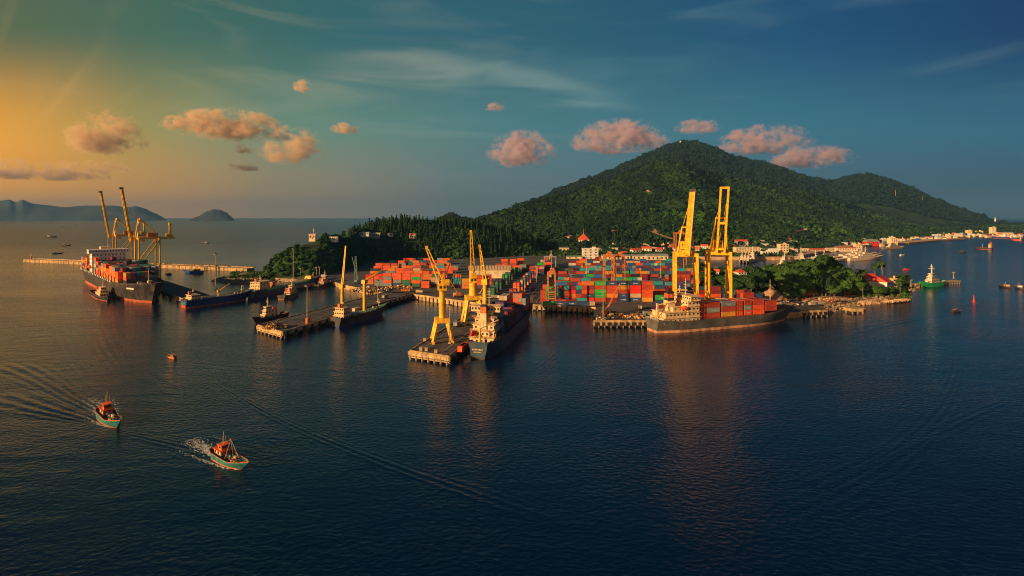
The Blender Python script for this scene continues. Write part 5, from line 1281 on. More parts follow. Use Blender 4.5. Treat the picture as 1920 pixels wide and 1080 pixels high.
for i, (px, py) in enumerate(((789, 657), (799, 658), (817, 662), (796, 640))):
    t = thing('fender_crate', 'pale crate on the foreground pier end, %s' % ('leftmost', 'second from left', 'rightmost', 'set back beside the lamp')[i], 'crate', W(px, py, 4), R(13), 'pale crates on the pier end')
    mb = MB(); mb.box(0, 0, 0, 1.3, 1.0, 1.6, 'cream'); mb.build('box_body', t); MB().box(0, 0, 1.6, 1.5, 1.2, .2, 'rope').build('lid', t)

# vehicles on the quay
def truck(p, rz, label, cab='white', box='grey', L=6.):
    t = thing('parked_truck', label, 'truck', p, rz, 'trucks parked on the quays')
    MB().box(L*.36, 0, .8, L*.24, 2.2, 1.9, cab, top=.92).build('cab', t); MB().box(-L*.12, 0, 1.0, L*.7, 2.3, 2.0, box).build('cargo_box', t); MB().box(0, 0, .6, L, 1.4, .4, 'black').build('chassis', t)
    for x in (-.32, .34):
        for sy in (-1, 1): MB().cyl((L*x, sy*.8, .5), (L*x, sy*1.15, .5), .5, 'black', n=10).build('wheel', t)
    win(t, L*.485, 0, 2.1, 1.7, .8, axis='x'); return t
truck(W(786, 550, 4), R(5), 'pale yellow van parked at the corner where the long pier meets the quay', 'cream', 'cream')
truck(W(722, 560, 4), R(70), 'orange truck on the long dark pier by the crane freighter', 'orange', 'rope')
truck(W(948, 566, 4), R(60), 'red cab truck at the end of the long diagonal row of boxes', 'red', 'cream')
truck(W(960, 560, 4), R(60), 'white cab truck behind the red cab one', 'white', 'grey')
truck(W(1000, 545, 4), R(66), 'dark truck beside the rail track', 'darkgrey', 'darkgrey')
truck(W(1510, 556, 4), R(20), 'red tractor truck before the open shed on the peninsula', 'red', 'red', 7)
truck(W(760, 548, 4), R(10), 'orange flat truck in front of the left yard boxes', 'orange', 'orange', 8)
truck(W(607, 520, 4), R(10), 'white van under the wooded headland', 'white', 'white', 6)
truck(W(588, 525, 4), R(10), 'green box van near the inner quay corner', 'deckgreen', 'deckgreen', 5)

for i, (px, py, rz_, c1, lab) in enumerate(((905, 556, 8, 'orange', 'orange lorry crossing the middle yard apron, left one'), (928, 560, 4, 'white', 'white lorry crossing the middle yard apron, right one'), (857, 556, 12, 'grey', 'grey lorry parked by the tan quay wall'), (1215, 592, 3, 'yellow', 'yellow machine parked on the quay near the stern of the red container ship'), (1200, 580, 80, 'grey', 'grey lorry in front of the tall front row of boxes'), (668, 585, 72, 'cream', 'pale lorry halfway along the long dark pier'), (857, 612, 76, 'cream', 'pale lorry under the tall portal crane'), (1525, 574, 10, 'blue', 'blue lorry on the short quay at the bow'))):
    truck(W(px, py, 4), R(rz_), lab, c1, ('grey', 'rope', 'cream')[i % 3], 7)
# lamp posts
def pole(p, h, label, m='cream', head=True, group='tall light masts', r=.35):
    t = thing('light_mast', label, 'light mast', p, 0, group)
    MB().cyl((0,0,0),(0,0,h),r,m,r*.5,n=8).build('pole', t); MB().box(0,0,0,1.4,1.4,.6,'concrete').build('base', t)
    if head:
        MB().cyl((0,0,h),(0,0,h+.3),1.3,'darkgrey',n=10).build('head_ring', t)
        for i in range(4): MB().box(math.cos(i*PI/2)*1.2, math.sin(i*PI/2)*1.2, h-.7, .7, .7, .6, m).build('lamp', t)
    return t
for px, py0, py1, lab in ((576, 604, 535, 'tall light mast on the long dark pier'), (550, 522, 466, 'tall light mast in front of the headland'), (404, 545, 476, 'tall light mast behind the blue cargo ship'), (456, 549, 535, 'short mast at the left quay arm'),
                          (564, 521, 503, 'short light mast right of the tall one before the headland'), (843, 644, 572, 'light mast with a flag near the left portal crane'), (708, 566, 525, 'mast behind the crane freighter on the long dark pier'),
                          (1131, 600, 500, 'slim light mast at the scrap heap'), (1100, 520, 482, 'light mast rising from the back of the right yard, left one'), (1239, 540, 484, 'light mast in the right yard near the big cranes'),
                          (1034, 520, 470, 'light mast beside the middle yard gantry'), (984, 555, 520, 'light mast beside the long diagonal row, near one'), (1006, 530, 498, 'light mast beside the long diagonal row, far one'), (594, 520, 501, 'dark post under the cliff, left one'), (599, 520, 500, 'dark post under the cliff, right one'),
                          (1708, 537, 524, 'small lamp mast at the root of the jetty'), (1788, 522, 510, 'small lamp mast at the far end of the jetty')):
    q = W(px, py0, 4); pole(q, (py0-py1)*q.y/F, lab, 'rope' if py0 > 500 else 'cream', r=.32 if q.y < 450 else .45)
q = W(1131, 600, 4)
# rail track and fence strip
mb = MB(); a, b = W(984, 566, 4), W(1046, 497, 4); d = (b-a).normalized(); nm = Vector((d.y, -d.x, 0))
for o_ in (0, 4, 9): mb.beam(a+nm*o_+Vector((0,0,.12)), b+nm*o_+Vector((0,0,.12)), .5, 'concrete', .24)
tag(mb.build('crane_rail'), 'pale crane rails running back between the yards', 'rail')
t = thing('fence', 'dark mesh fence beside the crane rails', 'fence', (0, 0, 0)); mb = MB()
for i in range(30): p = a.lerp(b, i/29)+nm*2; mb.beam(p, p+Vector((0,0,2.2)), .2, 'darkgrey')
mb.build('posts', t); mb = MB()
for h_ in (.6, 1.4, 2.1): mb.beam(a+nm*2+Vector((0,0,h_)), b+nm*2+Vector((0,0,h_)), .12, 'grey')
mb.build('wires', t)
# buoys
t = thing('channel_buoy', 'red channel buoy floating alone right of the jetty', 'buoy', W(1826, 566)); MB().cyl((0,0,-.4),(0,0,1),1.0,'red',.9,n=12).build('float', t); MB().cyl((0,0,1),(0,0,4.4),.55,'red',.25,n=10).build('tower', t); MB().ell((0,0,4.9),.45,.45,.5,'red').build('lantern', t)

# ================================================================ CONTAINER OBJECTS
def cbox(mb, p, rz, L, Wd, Hh, m): mb.box(p.x, p.y, p.z+.05, L, Wd, Hh-.13, m, rz)
_cm = {}
def cmesh(L, Wd, Hh, c_):
    key = (round(L, 2), round(Wd, 2), round(Hh, 2), c_)
    if key not in _cm:
        m = 'c_'+c_; mb = MB(); mb.box(0, 0, .12, L-.16, Wd-.12, Hh-.30, m)
        n = max(3, int(L/1.5))
        for i in range(n): mb.box(-L/2+L*(i+.5)/n, 0, .2, .5, Wd-.04, Hh-.5, m)
        _cm[key] = mb.mesh('shipping_container')
        fr = MB()
        for sx in (-1, 1):
            for sy in (-1, 1): fr.box(sx*(L/2-.1), sy*(Wd/2-.1), .02, .2, .2, Hh-.1, m)
        for sy in (-1, 1):
            for zz in (.02, Hh-.24): fr.box(0, sy*(Wd/2-.08), zz, L-.4, .16, .16, m)
        for sx in (-1, 1):
            for zz in (.02, Hh-.24): fr.box(sx*(L/2-.08), 0, zz, .16, Wd-.4, .16, m)
        for y in (-.5, .5): fr.box(L/2+.02, y, .3, .06, .08, Hh-.7, 'steel')
        _cm[key+('f',)] = fr.mesh('corner_frame')
    return _cm[key], _cm[key+('f',)]
def vis(s_):
    d = s_['p'].y; return s_['L']*s_['H']/d**2*(1. if s_['boost'] >= 2.5 else (.75 if s_['top'] else .12+.2*s_['boost']))
SPEC.sort(key=vis, reverse=True)
bulk = MB(); seen = {}
for i, s_ in enumerate(SPEC):
    if i < 300:
        me, fm = cmesh(s_['L'], s_['W'], s_['H'], s_['c'])
        o = link('shipping_container', me, None, s_['p'], s_['rz'])
        lab = '%s container, %s%s, %s' % (s_['c'], s_['tier'], ' tier' if s_['tier'] != 'only' else ' one there', s_['where'])
        if len(lab.split()) > 16: lab = lab.replace(' tier,', ',').replace(' from the left', '').replace(' container,', ' box,')
        if len(lab.split()) > 16: lab = ' '.join(lab.replace('the ', '').split()[:16])
        tag(o, lab, 'container', 'shipping containers')
        link('corner_frame', fm, o)
        if s_['txt']:
            n = len(s_['txt']); sz = min(1.9, s_['L']*.62/(n*.62)) if n > 4 else 1.5
            text(s_['txt'], sz, o, (0, -s_['W']/2-.05, s_['H']*.5), (R(90), 0, 0), 'foam')
    else:
        cbox(bulk, s_['p'], s_['rz'], s_['L'], s_['W'], s_['H'], 'c_'+s_['c'])
tag(bulk.build('shipping_containers'), 'further stacked containers filling the rear rows of the yards', 'containers', kind='stuff')
print('CONTAINERS', len(SPEC))
for bay_objs in (): pass

# ================================================================ BUILDINGS
def gpos(px, py):
    d = F*(H-3.6)/(py-YH)
    if d <= interp(FOOT, px)+20: return at(px, d, 3.4)
    q = hit(mount, px, py, interp(FOOT, px)+5)
    return q if q else at(px, d, 3.4)
def house(px, py, w, h, rh, label, wallm='wall', roofm='redroof', dep=.7, rz=0., storeys=1, nw=3, name='house', cat='house', group=None, fn=None, flat=False, hip=False, z=None, wm='glass'):
    q = fn or gpos(px, py)
    if z is not None: q = W(px, py, z)
    s_ = q.y/F; w_, h_, r_ = w*s_, h*s_, rh*s_; dp = w_*dep
    t = thing(name, label, cat, (q.x, q.y+dp/2, q.z), rz, group)
    mb = MB(); mb.box(0, 0, -3, w_, dp, h_+3, wallm)
    if not flat and not hip:
        # gable end walls
        for sx in (-1, 1): mb.quadbox([(sx*(w_/2-.1)-.1,-dp/2,h_),(sx*(w_/2-.1)+.1,-dp/2,h_),(sx*(w_/2-.1)+.1,dp/2,h_),(sx*(w_/2-.1)-.1,dp/2,h_),(sx*(w_/2-.1)-.1,-.1,h_+r_*.92),(sx*(w_/2-.1)+.1,-.1,h_+r_*.92),(sx*(w_/2-.1)+.1,.1,h_+r_*.92),(sx*(w_/2-.1)-.1,.1,h_+r_*.92)], wallm)
    wo = mb.build('wall', t)
    if flat:
        mb = MB(); mb.box(0, 0, h_, w_+.8, dp+.8, .5, roofm); mb.box(w_*.25, 0, h_+.5, w_*.2, dp*.4, 2.2, wallm); mb.build('roof', t)
    else:
        mb = MB(); mb.gable(0, 0, h_, w_, dp, r_, roofm, over=.6, hip=(min(w_/2, dp/2) if hip else 0)); mb.build('roof', t)
    sh = h_/storeys
    if q.y < 1500:
        for s2 in range(storeys):
            for i in range(nw):
                win(wo, -w_/2+w_*(i+.5)/nw, -dp/2-.05, sh*(s2+.55), min(w_/nw*.45, 2.4), sh*.42, m=wm)
            if storeys > 1: MB().box(0, -dp/2-.25, sh*s2+sh*.98-.15, w_+.3, .5, .25, wallm).build('ledge', t)
        for i in range(2): win(wo, -w_/2-.05, -dp/4+i*dp/2, sh*.55, 1.4, sh*.4, axis='x')
        MB().box(w_*.06, -dp/2-.12, 0, 1.3, .2, min(2.4, sh*.7), 'wood').build('door', wo)
    return t
T = 'houses under the mountain'
house(1107.5, 486, 29, 20, 0, 'white four storey block with rows of dark windows at the back of the yard', 'wallw', 'wallw', .5, storeys=4, nw=3, name='apartment_block', cat='building', flat=True)
house(1058, 473, 18, 8, 2, 'cream house left of the white four storey block', 'wall', 'greyroof', .6)
house(1156, 487, 52, 7, 3, 'long low warehouse with a grey green roof behind the right yard', 'wall', 'greyroof', .3, name='warehouse', cat='warehouse', nw=6)
house(1198, 487, 25, 7, 3, 'cream warehouse right of the longest grey roof', 'wall', 'greyroof', .4, name='warehouse', cat='warehouse')
house(1233, 488, 40, 8, 4, 'tan warehouse with a pale roof beside the solid yellow boom', 'wall', 'greyroof', .4, name='warehouse', cat='warehouse', nw=5)
house(1080, 486, 34, 5, 2, 'low shed left of the white four storey block', 'wall', 'deckgreen', .3, name='warehouse', cat='warehouse')
house(1193, 477, 18, 8, 4, 'white house with a red gable roof, second left of the tan warehouse', 'wallw', 'redroof', .6, R(20), 2)
house(1171, 479, 9, 5, 3, 'small house with a tiny red roof left of the white red gabled one', 'wallw', 'redroof', .7)
house(1214, 475, 18, 9, 4, 'white house with wide red gable above the tan warehouse', 'wallw', 'redroof', .6, R(-15), 2)
house(1236, 475, 12, 7, 4, 'narrow white house with a red roof next to the solid yellow boom', 'wallw', 'redroof', .8, R(10), 2)
house(1210, 468, 15, 7, 3, 'cream house standing behind the wide red gabled one', 'wall', 'wall', .7, storeys=2)
house(1171, 464, 24, 4, 1, 'long cream hall at the foot of the trees behind the warehouses', 'wall', 'wall', .3, name='warehouse', cat='warehouse')
house(1144, 465, 20, 2.5, 1, 'low grey green roofed shed left of the long cream hall', 'wall', 'deckgreen', .3)
house(1104, 463, 14, 4, 1, 'white flat house just behind the four storey block', 'wallw', 'wallw', .5, flat=True)
t = house(1095, 457, 20, 7, 10, 'temple like hall with a steep pink red roof and spire on the slope', 'wall', 'redroof', .9, hip=True, name='temple', cat='temple')
MB().cyl((0, 0, 10), (0, 0, 30), .6, 'cream', .1, n=6).build('spire', t)
house(1068, 447, 16, 2.5, 1, 'orange roofed row of sheds among the trees left of the temple hall', 'wall', 'orange', .4)
house(1156, 444, 7, 3, 2, 'small cream house alone on the slope above the warehouses', 'wallw', 'redroof', .8)
house(1152, 434, 10, 1.6, 1, 'orange roofed hut high on the wooded slope', 'sand', 'orange', .5)
house(1170, 444, 5, 3, 1, 'tiny white house right of the lone slope house', 'wallw', 'wallw', .8)
for i, (px, py, w, h, st, lab) in enumerate(((1322, 470, 12, 9, 2, 'cream house between the two big yellow cranes, left'), (1308, 474, 9, 8, 2, 'pale house showing through the left crane legs'), (1262, 466, 10, 5, 1, 'pale house behind the solid boom crane'), (1270, 473, 12, 7, 2, 'white house behind the left crane top beam'))): house(px, py, w, h, 3, lab, 'wallw', 'redroof', .7, R(10*i-15), st)
house(1392, 463, 22, 9, 4, 'three storey white building with a wide red roof above the long waterfront block', 'wallw', 'redroof', .5, storeys=2, nw=4, name='building', cat='building')
house(1373, 466, 12, 5, 3, 'small red roofed house left of the long waterfront block', 'wallw', 'redroof', .7)
house(1403, 477, 46, 12, 2, 'long three storey cream waterfront block behind the patrol boats', 'wall', 'wall', .3, storeys=3, nw=9, name='building', cat='building')
house(1441, 463, 22, 5, 2, 'white house half hidden by trees above the boxy waterfront building', 'wallw', 'wallw', .4, storeys=1, nw=4)
house(1437, 480, 14, 8, 0, 'white boxy building on the waterfront', 'wallw', 'wallw', .7, flat=True, storeys=2, name='building', cat='building')
house(1452, 478, 15, 8, 4, 'white hall with a rounded gable right of the boxy waterfront building', 'wallw', 'wallw', .7, name='building', cat='building')
house(1471, 477, 16, 19, 0, 'tall square cream block on the waterfront left of the naval pier', 'wall', 'wall', .8, flat=True, storeys=4, nw=3, name='apartment_block', cat='building')
house(1374, 479, 10, 4, 2, 'low orange roofed house at the left end of the waterfront', 'wall', 'orange', .8)
for i, (px, py, w, lab) in enumerate(((1512, 471, 10, 'small cream hut behind the landing craft'), (1527, 471, 13, 'red tiled hall behind the naval pier, left of two'), (1541, 471, 11, 'red tiled hall behind the naval pier, right of two'), (1557, 470, 12, 'tan hut behind the naval pier'))): house(px, py, w, 3, 2.5, lab, 'wall', 'redroof' if 0 < i < 3 else 'wall', .6)
house(1588, 469, 36, 4, 2, 'long low yellow roofed hall behind the warships', 'wall', 'orange', .25, name='warehouse', cat='warehouse', nw=8)
house(1611, 465, 11, 7, 0, 'square cream command block behind the warships', 'wall', 'wall', .8, flat=True, storeys=2, name='building', cat='building')
house(1638, 459, 23, 6, 4, 'large red and grey roofed hall beyond the naval pier', 'red', 'greyroof', .6, name='warehouse', cat='warehouse')
house(1677, 457, 13, 10, 0, 'cream tower like block on the shore beyond the naval pier', 'wall', 'wall', .8, flat=True, storeys=4, name='apartment_block', cat='building')
house(1673, 450, 7, 6, 0, 'smaller block directly behind the cream shore tower', 'wall', 'wall', .8, flat=True, name='building', cat='building')
rh = random.Random(21); k = 0
far_col = [('wallw', 'redroof'), ('wall', 'redroof'), ('wall', 'greyroof'), ('wallw', 'wallw'), ('wall', 'wall'), ('blue', 'blue'), ('wall', 'deckgreen'), ('wallw', 'wallw'), ('wall', 'orange')]
def scatter(n, px0, px1, py_fn, wr, hr, where, grp, kind='house'):
    for i in range(n):
        px = px0+(px1-px0)*(i+.2+.6*rh.random())/n; py = py_fn(px)+rh.uniform(-1, 1)*1.6; a, b = rh.choice(far_col); w = rh.uniform(*wr)
        cn = {'wallw': 'white', 'wall': 'cream', 'blue': 'blue'}[a]; rn = {'redroof': 'red roof', 'greyroof': 'grey roof', 'wallw': 'white roof', 'wall': 'tan roof', 'blue': 'blue roof', 'deckgreen': 'green roof', 'orange': 'orange roof'}[b]
        house(px, py, w, rh.uniform(*hr), rh.uniform(1, 2.4), '%s house with %s, %s of %d %s' % (cn, rn, NUM[i] if i < 20 else 'number %d' % (i+1), n, where), a, b, .8, R(rh.uniform(-25, 25)), flat=rh.random() < .3, group=grp)
scatter(16, 1586, 1690, lambda x: 455-(x-1586)*.035, (5, 11), (2, 4), 'along the shore beyond the warships', 'houses along the middle shore')
scatter(20, 1690, 1795, lambda x: 450-(x-1690)*.04, (4, 9), (1.6, 3.6), 'on the point in the bend', 'houses on the point in the bend')
scatter(15, 1738, 1815, lambda x: 441.5, (4, 8), (1.4, 3), 'behind the point', 'houses behind the point')
scatter(18, 1815, 1918, lambda x: 442.5, (4, 8), (1.6, 3.4), 'on the far right shore', 'houses on the far right shore')
scatter(9, 1255, 1345, lambda x: 468, (7, 11), (4, 6), 'behind the yellow ship cranes', 'houses behind the ship cranes')
scatter(7, 1395, 1500, lambda x: 459, (6, 10), (3, 5), 'under the slope over the naval shore', 'houses over the naval shore')
scatter(14, 1045, 1250, lambda x: 470, (7, 13), (3.5, 6), 'among trees behind the warehouses', 'houses behind the warehouses')
scatter(12, 1100, 1260, lambda x: 462, (6, 10), (2.5, 4), 'at the foot of the wooded slope', 'houses at the foot of the slope')
scatter(10, 1378, 1500, lambda x: 471, (7, 12), (3.5, 6), 'between the larger waterfront blocks', 'houses between the waterfront blocks')
scatter(18, 1500, 1660, lambda x: 463-(x-1500)*.03, (5, 9), (2, 3.5), 'in the second line above the warships', 'houses above the warships')
def strip(label, a, w, m='sand'):
    mb = MB(); P = [at(x, d, 0) for x, d in a]; L_ = []; R_ = []
    for i, p in enumerate(P):
        tg = (P[min(len(P)-1, i+1)]-P[max(0, i-1)]).normalized(); nm = Vector((-tg.y, tg.x, 0)); L_.append(p-nm*1.5); R_.append(p+nm*w)
    mb.poly([(p.x, p.y) for p in L_+R_[::-1]], -1, 3.9, m); tag(mb.build('shore_quay'), label, kind='structure')
strip('sunlit sandy waterfront before the town houses', [(1304, 836), (1380, 832), (1480, 826)], 22)
strip('sunlit quay strip of the naval base', [(1502, 850), (1504, 884), (1560, 1042), (1600, 1152), (1640, 1212), (1700, 1292)], 26)
strip('sunlit shore road round the bend', [(1702, 1295), (1760, 1442), (1812, 1560)], 34)
strip('sunlit far right shore', [(1826, 1752), (1860, 1800), (1960, 1902)], 40)
for i, (px, py, w, h) in enumerate(((1819, 440, 8, 8), (1839, 438, 9, 5), (1864, 438, 8, 12), (1780, 447, 7, 8))): house(px, py, w, h, 0, '%s square block standing above the far shore houses, %s' % (('cream', 'orange', 'tall tan', 'pale')[i], ('left one', 'middle one', 'right one below the tower', 'nearer one')[i]), 'wall', 'wall' if i != 1 else 'orange', .8, flat=True, name='apartment_block', cat='building')
house(1888, 440, 24, 4, 1, 'long pale dockyard hall on the far right shore', 'wall', 'greyroof', .4, name='warehouse', cat='warehouse')
# small sheds on the green slope
for i, (px, py, w) in enumerate(((1484, 431, 5), (1490, 430, 6), (1497, 431, 5), (1505, 429, 7), (1510, 431, 5))): house(px, py, w, 2, 1, 'cream hut on the green slope, %s of a row of five' % NUM[i], 'wall', 'wall', .8, group='huts on the green slope')
t = thing('radar_dome', 'white radar dome on the mountain summit', 'radar dome', None or (hit(mount, 1276, 270.5, 3300, 4600) or at(1276, 3900, 620)))
MB().cyl((0,0,-4),(0,0,9),5,'white',n=12).build('base_column', t); o = MB().ell((0,0,14),8,8,8,'white',n=14,k=10).build('dome', t, smooth=True)
def monument(px, py, h, label, nm_='monument'):
    q = hit(mount, px, py, 1500, 4600) or at(px, 3700, 20); t = thing(nm_, label, nm_, q); k = h/30
    MB().cyl((0,0,-5),(0,0,8*k),7*k,'white',6*k,n=12).build('pedestal', t); MB().cyl((0,0,8*k),(0,0,26*k),3.4*k,'white',2.4*k,n=12).build('shaft', t); MB().ell((0,0,28*k),2*k,2*k,2.6*k,'white').build('top', t)
monument(1866, 421, 46, 'tall white monument on the far end of the ridge')
for px, py, h, lab in ((1679, 372, 55, 'slim mast with a hut on the right hand slope'), (1729, 380, 46, 'faint lattice mast below the ridge')):
    q = hit(mount, px, py, 1800, 4600) or at(px, 2600, 120); t = thing('radio_mast', lab, 'mast', q, 0, 'radio masts on the mountain')
    MB().cyl((0,0,0),(0,0,h),1.1,'cream',.5,n=6).build('mast_pole', t); MB().box(-6,0,-2,7,5,7,'cream').build('hut', t)
# headland buildings
def hgp(px, py): return hit(head, px, py, 540, 1200)
for px, py, w, h, rhh, lab, wm_, rm, st, nw, nm_ in ((585, 454, 12, 8, 2, 'square sunlit building beside the red and white mast on the headland', 'wall', 'wall', 1, 2, 'house'), (625, 456, 15, 6, 1, 'small open white pavilion on the headland knob', 'wallw', 'greyroof', 1, 4, 'house'),
       (678, 447, 26, 5, 1.5, 'long white roofed building on the headland, left part', 'wallw', 'wallw', 1, 6, 'building'), (700, 448, 24, 5.5, 1.5, 'long sunlit yellow building on the headland, right part', 'wall', 'wall', 1, 6, 'building'), (732, 446, 10, 2, 2, 'small grey blue roofed house right of the long yellow building', 'wallw', 'greyroof', 1, 2, 'house'), (773, 449, 11, 5, 2, 'orange lit house among the conifers', 'wall', 'orange', 1, 2, 'house'), (566, 455, 9, 3, 1, 'low cream hut left of the mast building', 'wall', 'wall', 1, 2, 'house')):
    q = hgp(px, py)
    if q:
        q = q+Vector((0, 0, 3.5)); house(px, py, w, h, rhh, lab, wm_, rm, .5, storeys=st, nw=nw, name=nm_, cat='building' if nm_ == 'building' else 'house', fn=q)
q = hgp(588, 457)
if q: q = q+Vector((0, 0, 6))
if q:
    t = thing('radio_mast', 'slim red and white mast rising from the headland knob', 'mast', q)
    for i in range(6): MB().cyl((0, 0, 2.6*i-2), (0, 0, 2.6*i+.6), .7-.05*i, 'red' if i % 2 else 'white', .7-.05*(i+1), n=8).build('mast_section', t)
# peninsula buildings
house(1629, 537, 31, 15, 8, 'white two storey house with a bright red roof on the peninsula tip', 'wallw', 'red', .6, R(-4), 2, 5, z=3)
house(1661, 545, 27, 16, 10, 'white gabled house with red roof turned toward the jetty', 'wallw', 'red', 1.1, R(38), 2, 3, z=3)
house(1607, 542, 17, 20, 3, 'tall tan building left of the bright red roof', 'wall', 'wall', .8, R(10), 3, 2, name='building', cat='building', z=3)
house(1629, 548, 17, 6, 5, 'small house with an orange tiled roof before the bright red roofs', 'wall', 'orange', .9, R(15), 1, 2, z=3, hip=True)
t = house(1678, 543, 9, 20, 0, 'narrow yellow tower at the peninsula shore', 'wall', 'yellow', .9, 0, 3, 1, name='watch_tower', cat='tower', z=3, flat=True)
house(1518, 557, 33, 7, 5, 'open shed with a rusty brown roof on the peninsula', 'sand', 'wood', .5, 0, 1, 4, name='shed', cat='shed', z=3, wm='black')
house(1391, 520, 17, 9, 6, 'white villa with a dark red hipped roof at the basin behind the cranes', 'wallw', 'redroof', .9, R(10), 2, 3, z=3, hip=True)
house(1344, 519, 12, 9, 5, 'small house with an orange red roof between the right crane legs', 'wallw', 'redroof', .9, R(-25), 2, 2, z=3)
house(1464, 533, 9, 9, 6, 'narrow orange roofed house between the mound and the big tree', 'wall', 'orange', .9, R(10), 2, 2, z=3)
wall_along('low_wall', at(1556, 418, 3), at(1614, 431, 3), .6, 4.4, 'low red brown wall on top of the sand bank', 'wall', 0, False, 'orange')
# tan warehouse roof in the middle yard
t = thing('warehouse', 'long warehouse with a pale tan ribbed roof in the middle yard', 'warehouse', at(918, 560, 4), R(4))
mb = MB(); mb.box(0, 0, 0, 44, 26, 9, 'wall'); mb.build('wall', t)
mb = MB(); mb.gable(0, 0, 9, 44, 26, 3.4, 'cream', over=1.0); 
for i in range(14): mb.beam((-21+i*3.2, -13.6, 9.1), (-21+i*3.2, 0, 12.6), .3, 'sand')
mb.build('roof', t)
for i in range(7): MB().box(22.6, -9+i*3, 4, .4, 1.6, 5, 'darkgrey').build('door', t)

# ================================================================ VEGETATION
def crown_mesh(name, lobes, n, size, m, seed, flat=.0, shell=.55):
    r = np.random.default_rng(seed); V = []; Fc = []
    L = np.array(lobes); vol = L[:, 3]*L[:, 4]*L[:, 5]; pick = r.choice(len(L), n, p=vol/vol.sum())
    dirs = r.normal(size=(n, 3)); dirs /= np.linalg.norm(dirs, axis=1)[:, None]; dirs[:, 2] = np.where(dirs[:, 2] < -.3, -dirs[:, 2], dirs[:, 2])
    rad = shell+(1-shell)*r.random(n)**.5*1.08
    c = L[pick, :3]+dirs*rad[:, None]*L[pick, 3:6]
    nm = dirs+r.normal(size=(n, 3))*.45; nm /= np.linalg.norm(nm, axis=1)[:, None]
    up = r.normal(size=(n, 3)); a = np.cross(nm, up); a /= np.linalg.norm(a, axis=1)[:, None]; b = np.cross(nm, a)
    s_ = size*(.55+.9*r.random(n))[:, None]
    P = np.stack([c-a*s_*.5-b*s_*.35, c+a*s_*.5-b*s_*.25, c+a*s_*.3+b*s_*.5, c-a*s_*.45+b*s_*.35], 1).reshape(-1, 3)
    me = bpy.data.meshes.new(name); me.from_pydata(P.tolist(), [], [(4*i, 4*i+1, 4*i+2, 4*i+3) for i in range(n)]); me.materials.append(M[m]); me.update()
    return me
def lob(seed, R_, H_, k=7):
    r = random.Random(seed); out = [(0, 0, H_*.5, R_*.7, R_*.7, H_*.45)]
    for i in range(k):
        a = 2*PI*i/k+r.uniform(-.3, .3); q = R_*r.uniform(.4, .65); s_ = R_*r.uniform(.32, .52)
        out.append((math.cos(a)*q, math.sin(a)*q, H_*r.uniform(.25, .8), s_, s_, s_*.8))
    return out
# near tree meshes
BR = [crown_mesh('crown', lob(i+1, 5.5, 10, 8), 1500, 1.25, ('leaf', 'leafdark', 'leaf')[i], i+1) for i in range(3)]
def trunk_mesh(h, r, seed):
    rr = random.Random(seed); mb = MB(); mb.cyl((0,0,-.5), (.2,.1,h*.55), r, 'bark', r*.7, n=8)
    for i in range(5):
        a = 2*PI*i/5+rr.random(); mb.cyl((.2,.1,h*.5), (math.cos(a)*h*.35, math.sin(a)*h*.35, h*(.8+.2*rr.random())), r*.45, 'bark', r*.15, n=6)
    return mb.mesh('trunk')
TRK = trunk_mesh(7, .45, 2)
def palm_mesh(h, seed, lean):
    r = random.Random(seed); mb = MB(); pts = [Vector((lean*(i/6)**2, 0, h*i/6)) for i in range(7)]
    for a, b in zip(pts, pts[1:]): mb.cyl(a, b, .28, 'bark', .25, n=7, cap=False)
    tr = mb.mesh('trunk'); fr = MB(); top = pts[-1]; k = fr.mi('palm')
    for i in range(22):
        a = 2*PI*i/22+r.uniform(-.1, .1); el = r.uniform(-.3, 1.1); L = r.uniform(3.2, 4.6); pv = None
        for j in range(7):
            t = j/6; el2 = el-1.9*t*t; p = top+Vector((math.cos(a)*math.cos(el2*.6)*L*t, math.sin(a)*math.cos(el2*.6)*L*t, L*t*math.sin(el)-1.9*t*t*1.6))
            w = (.18+.75*math.sin(PI*min(1, t*1.05+.05)))*(.8+.4*(j % 2)); sd = Vector((-math.sin(a), math.cos(a), 0))*w
            n0 = len(fr.v); fr.v += [tuple(p-sd-Vector((0,0,.35*w))), tuple(p), tuple(p+sd-Vector((0,0,.35*w)))]
            if pv is not None:
                fr.f += [(pv, pv+1, n0+1, n0), (pv+1, pv+2, n0+2, n0+1)]; fr.m += [k, k]
            pv = n0
    return tr, fr.mesh('crown')
PALM = [palm_mesh(11, 3, 1.2), palm_mesh(13, 4, -.8)]
def tree(px, d, z, hpx, kind, label, group, wide=1.):
    q = at(px, d, z); hh = hpx*d/F; t = thing('palm_tree' if kind == 'palm' else 'broadleaf_tree', label, 'tree', q, rnd.uniform(0, 6), group)
    if kind == 'palm':
        tr, cr = rnd.choice(PALM); s_ = hh/13.5; a = link('trunk', tr, t); b = link('crown', cr, t); a.scale = b.scale = (s_, s_, s_)
    else:
        s_ = hh/13.; a = link('trunk', TRK, t); b = link('crown', BR[kind], t, (0, 0, 3.2*s_)); a.scale = (s_, s_, s_); b.scale = (s_*wide, s_*wide, s_*.98)
    return t
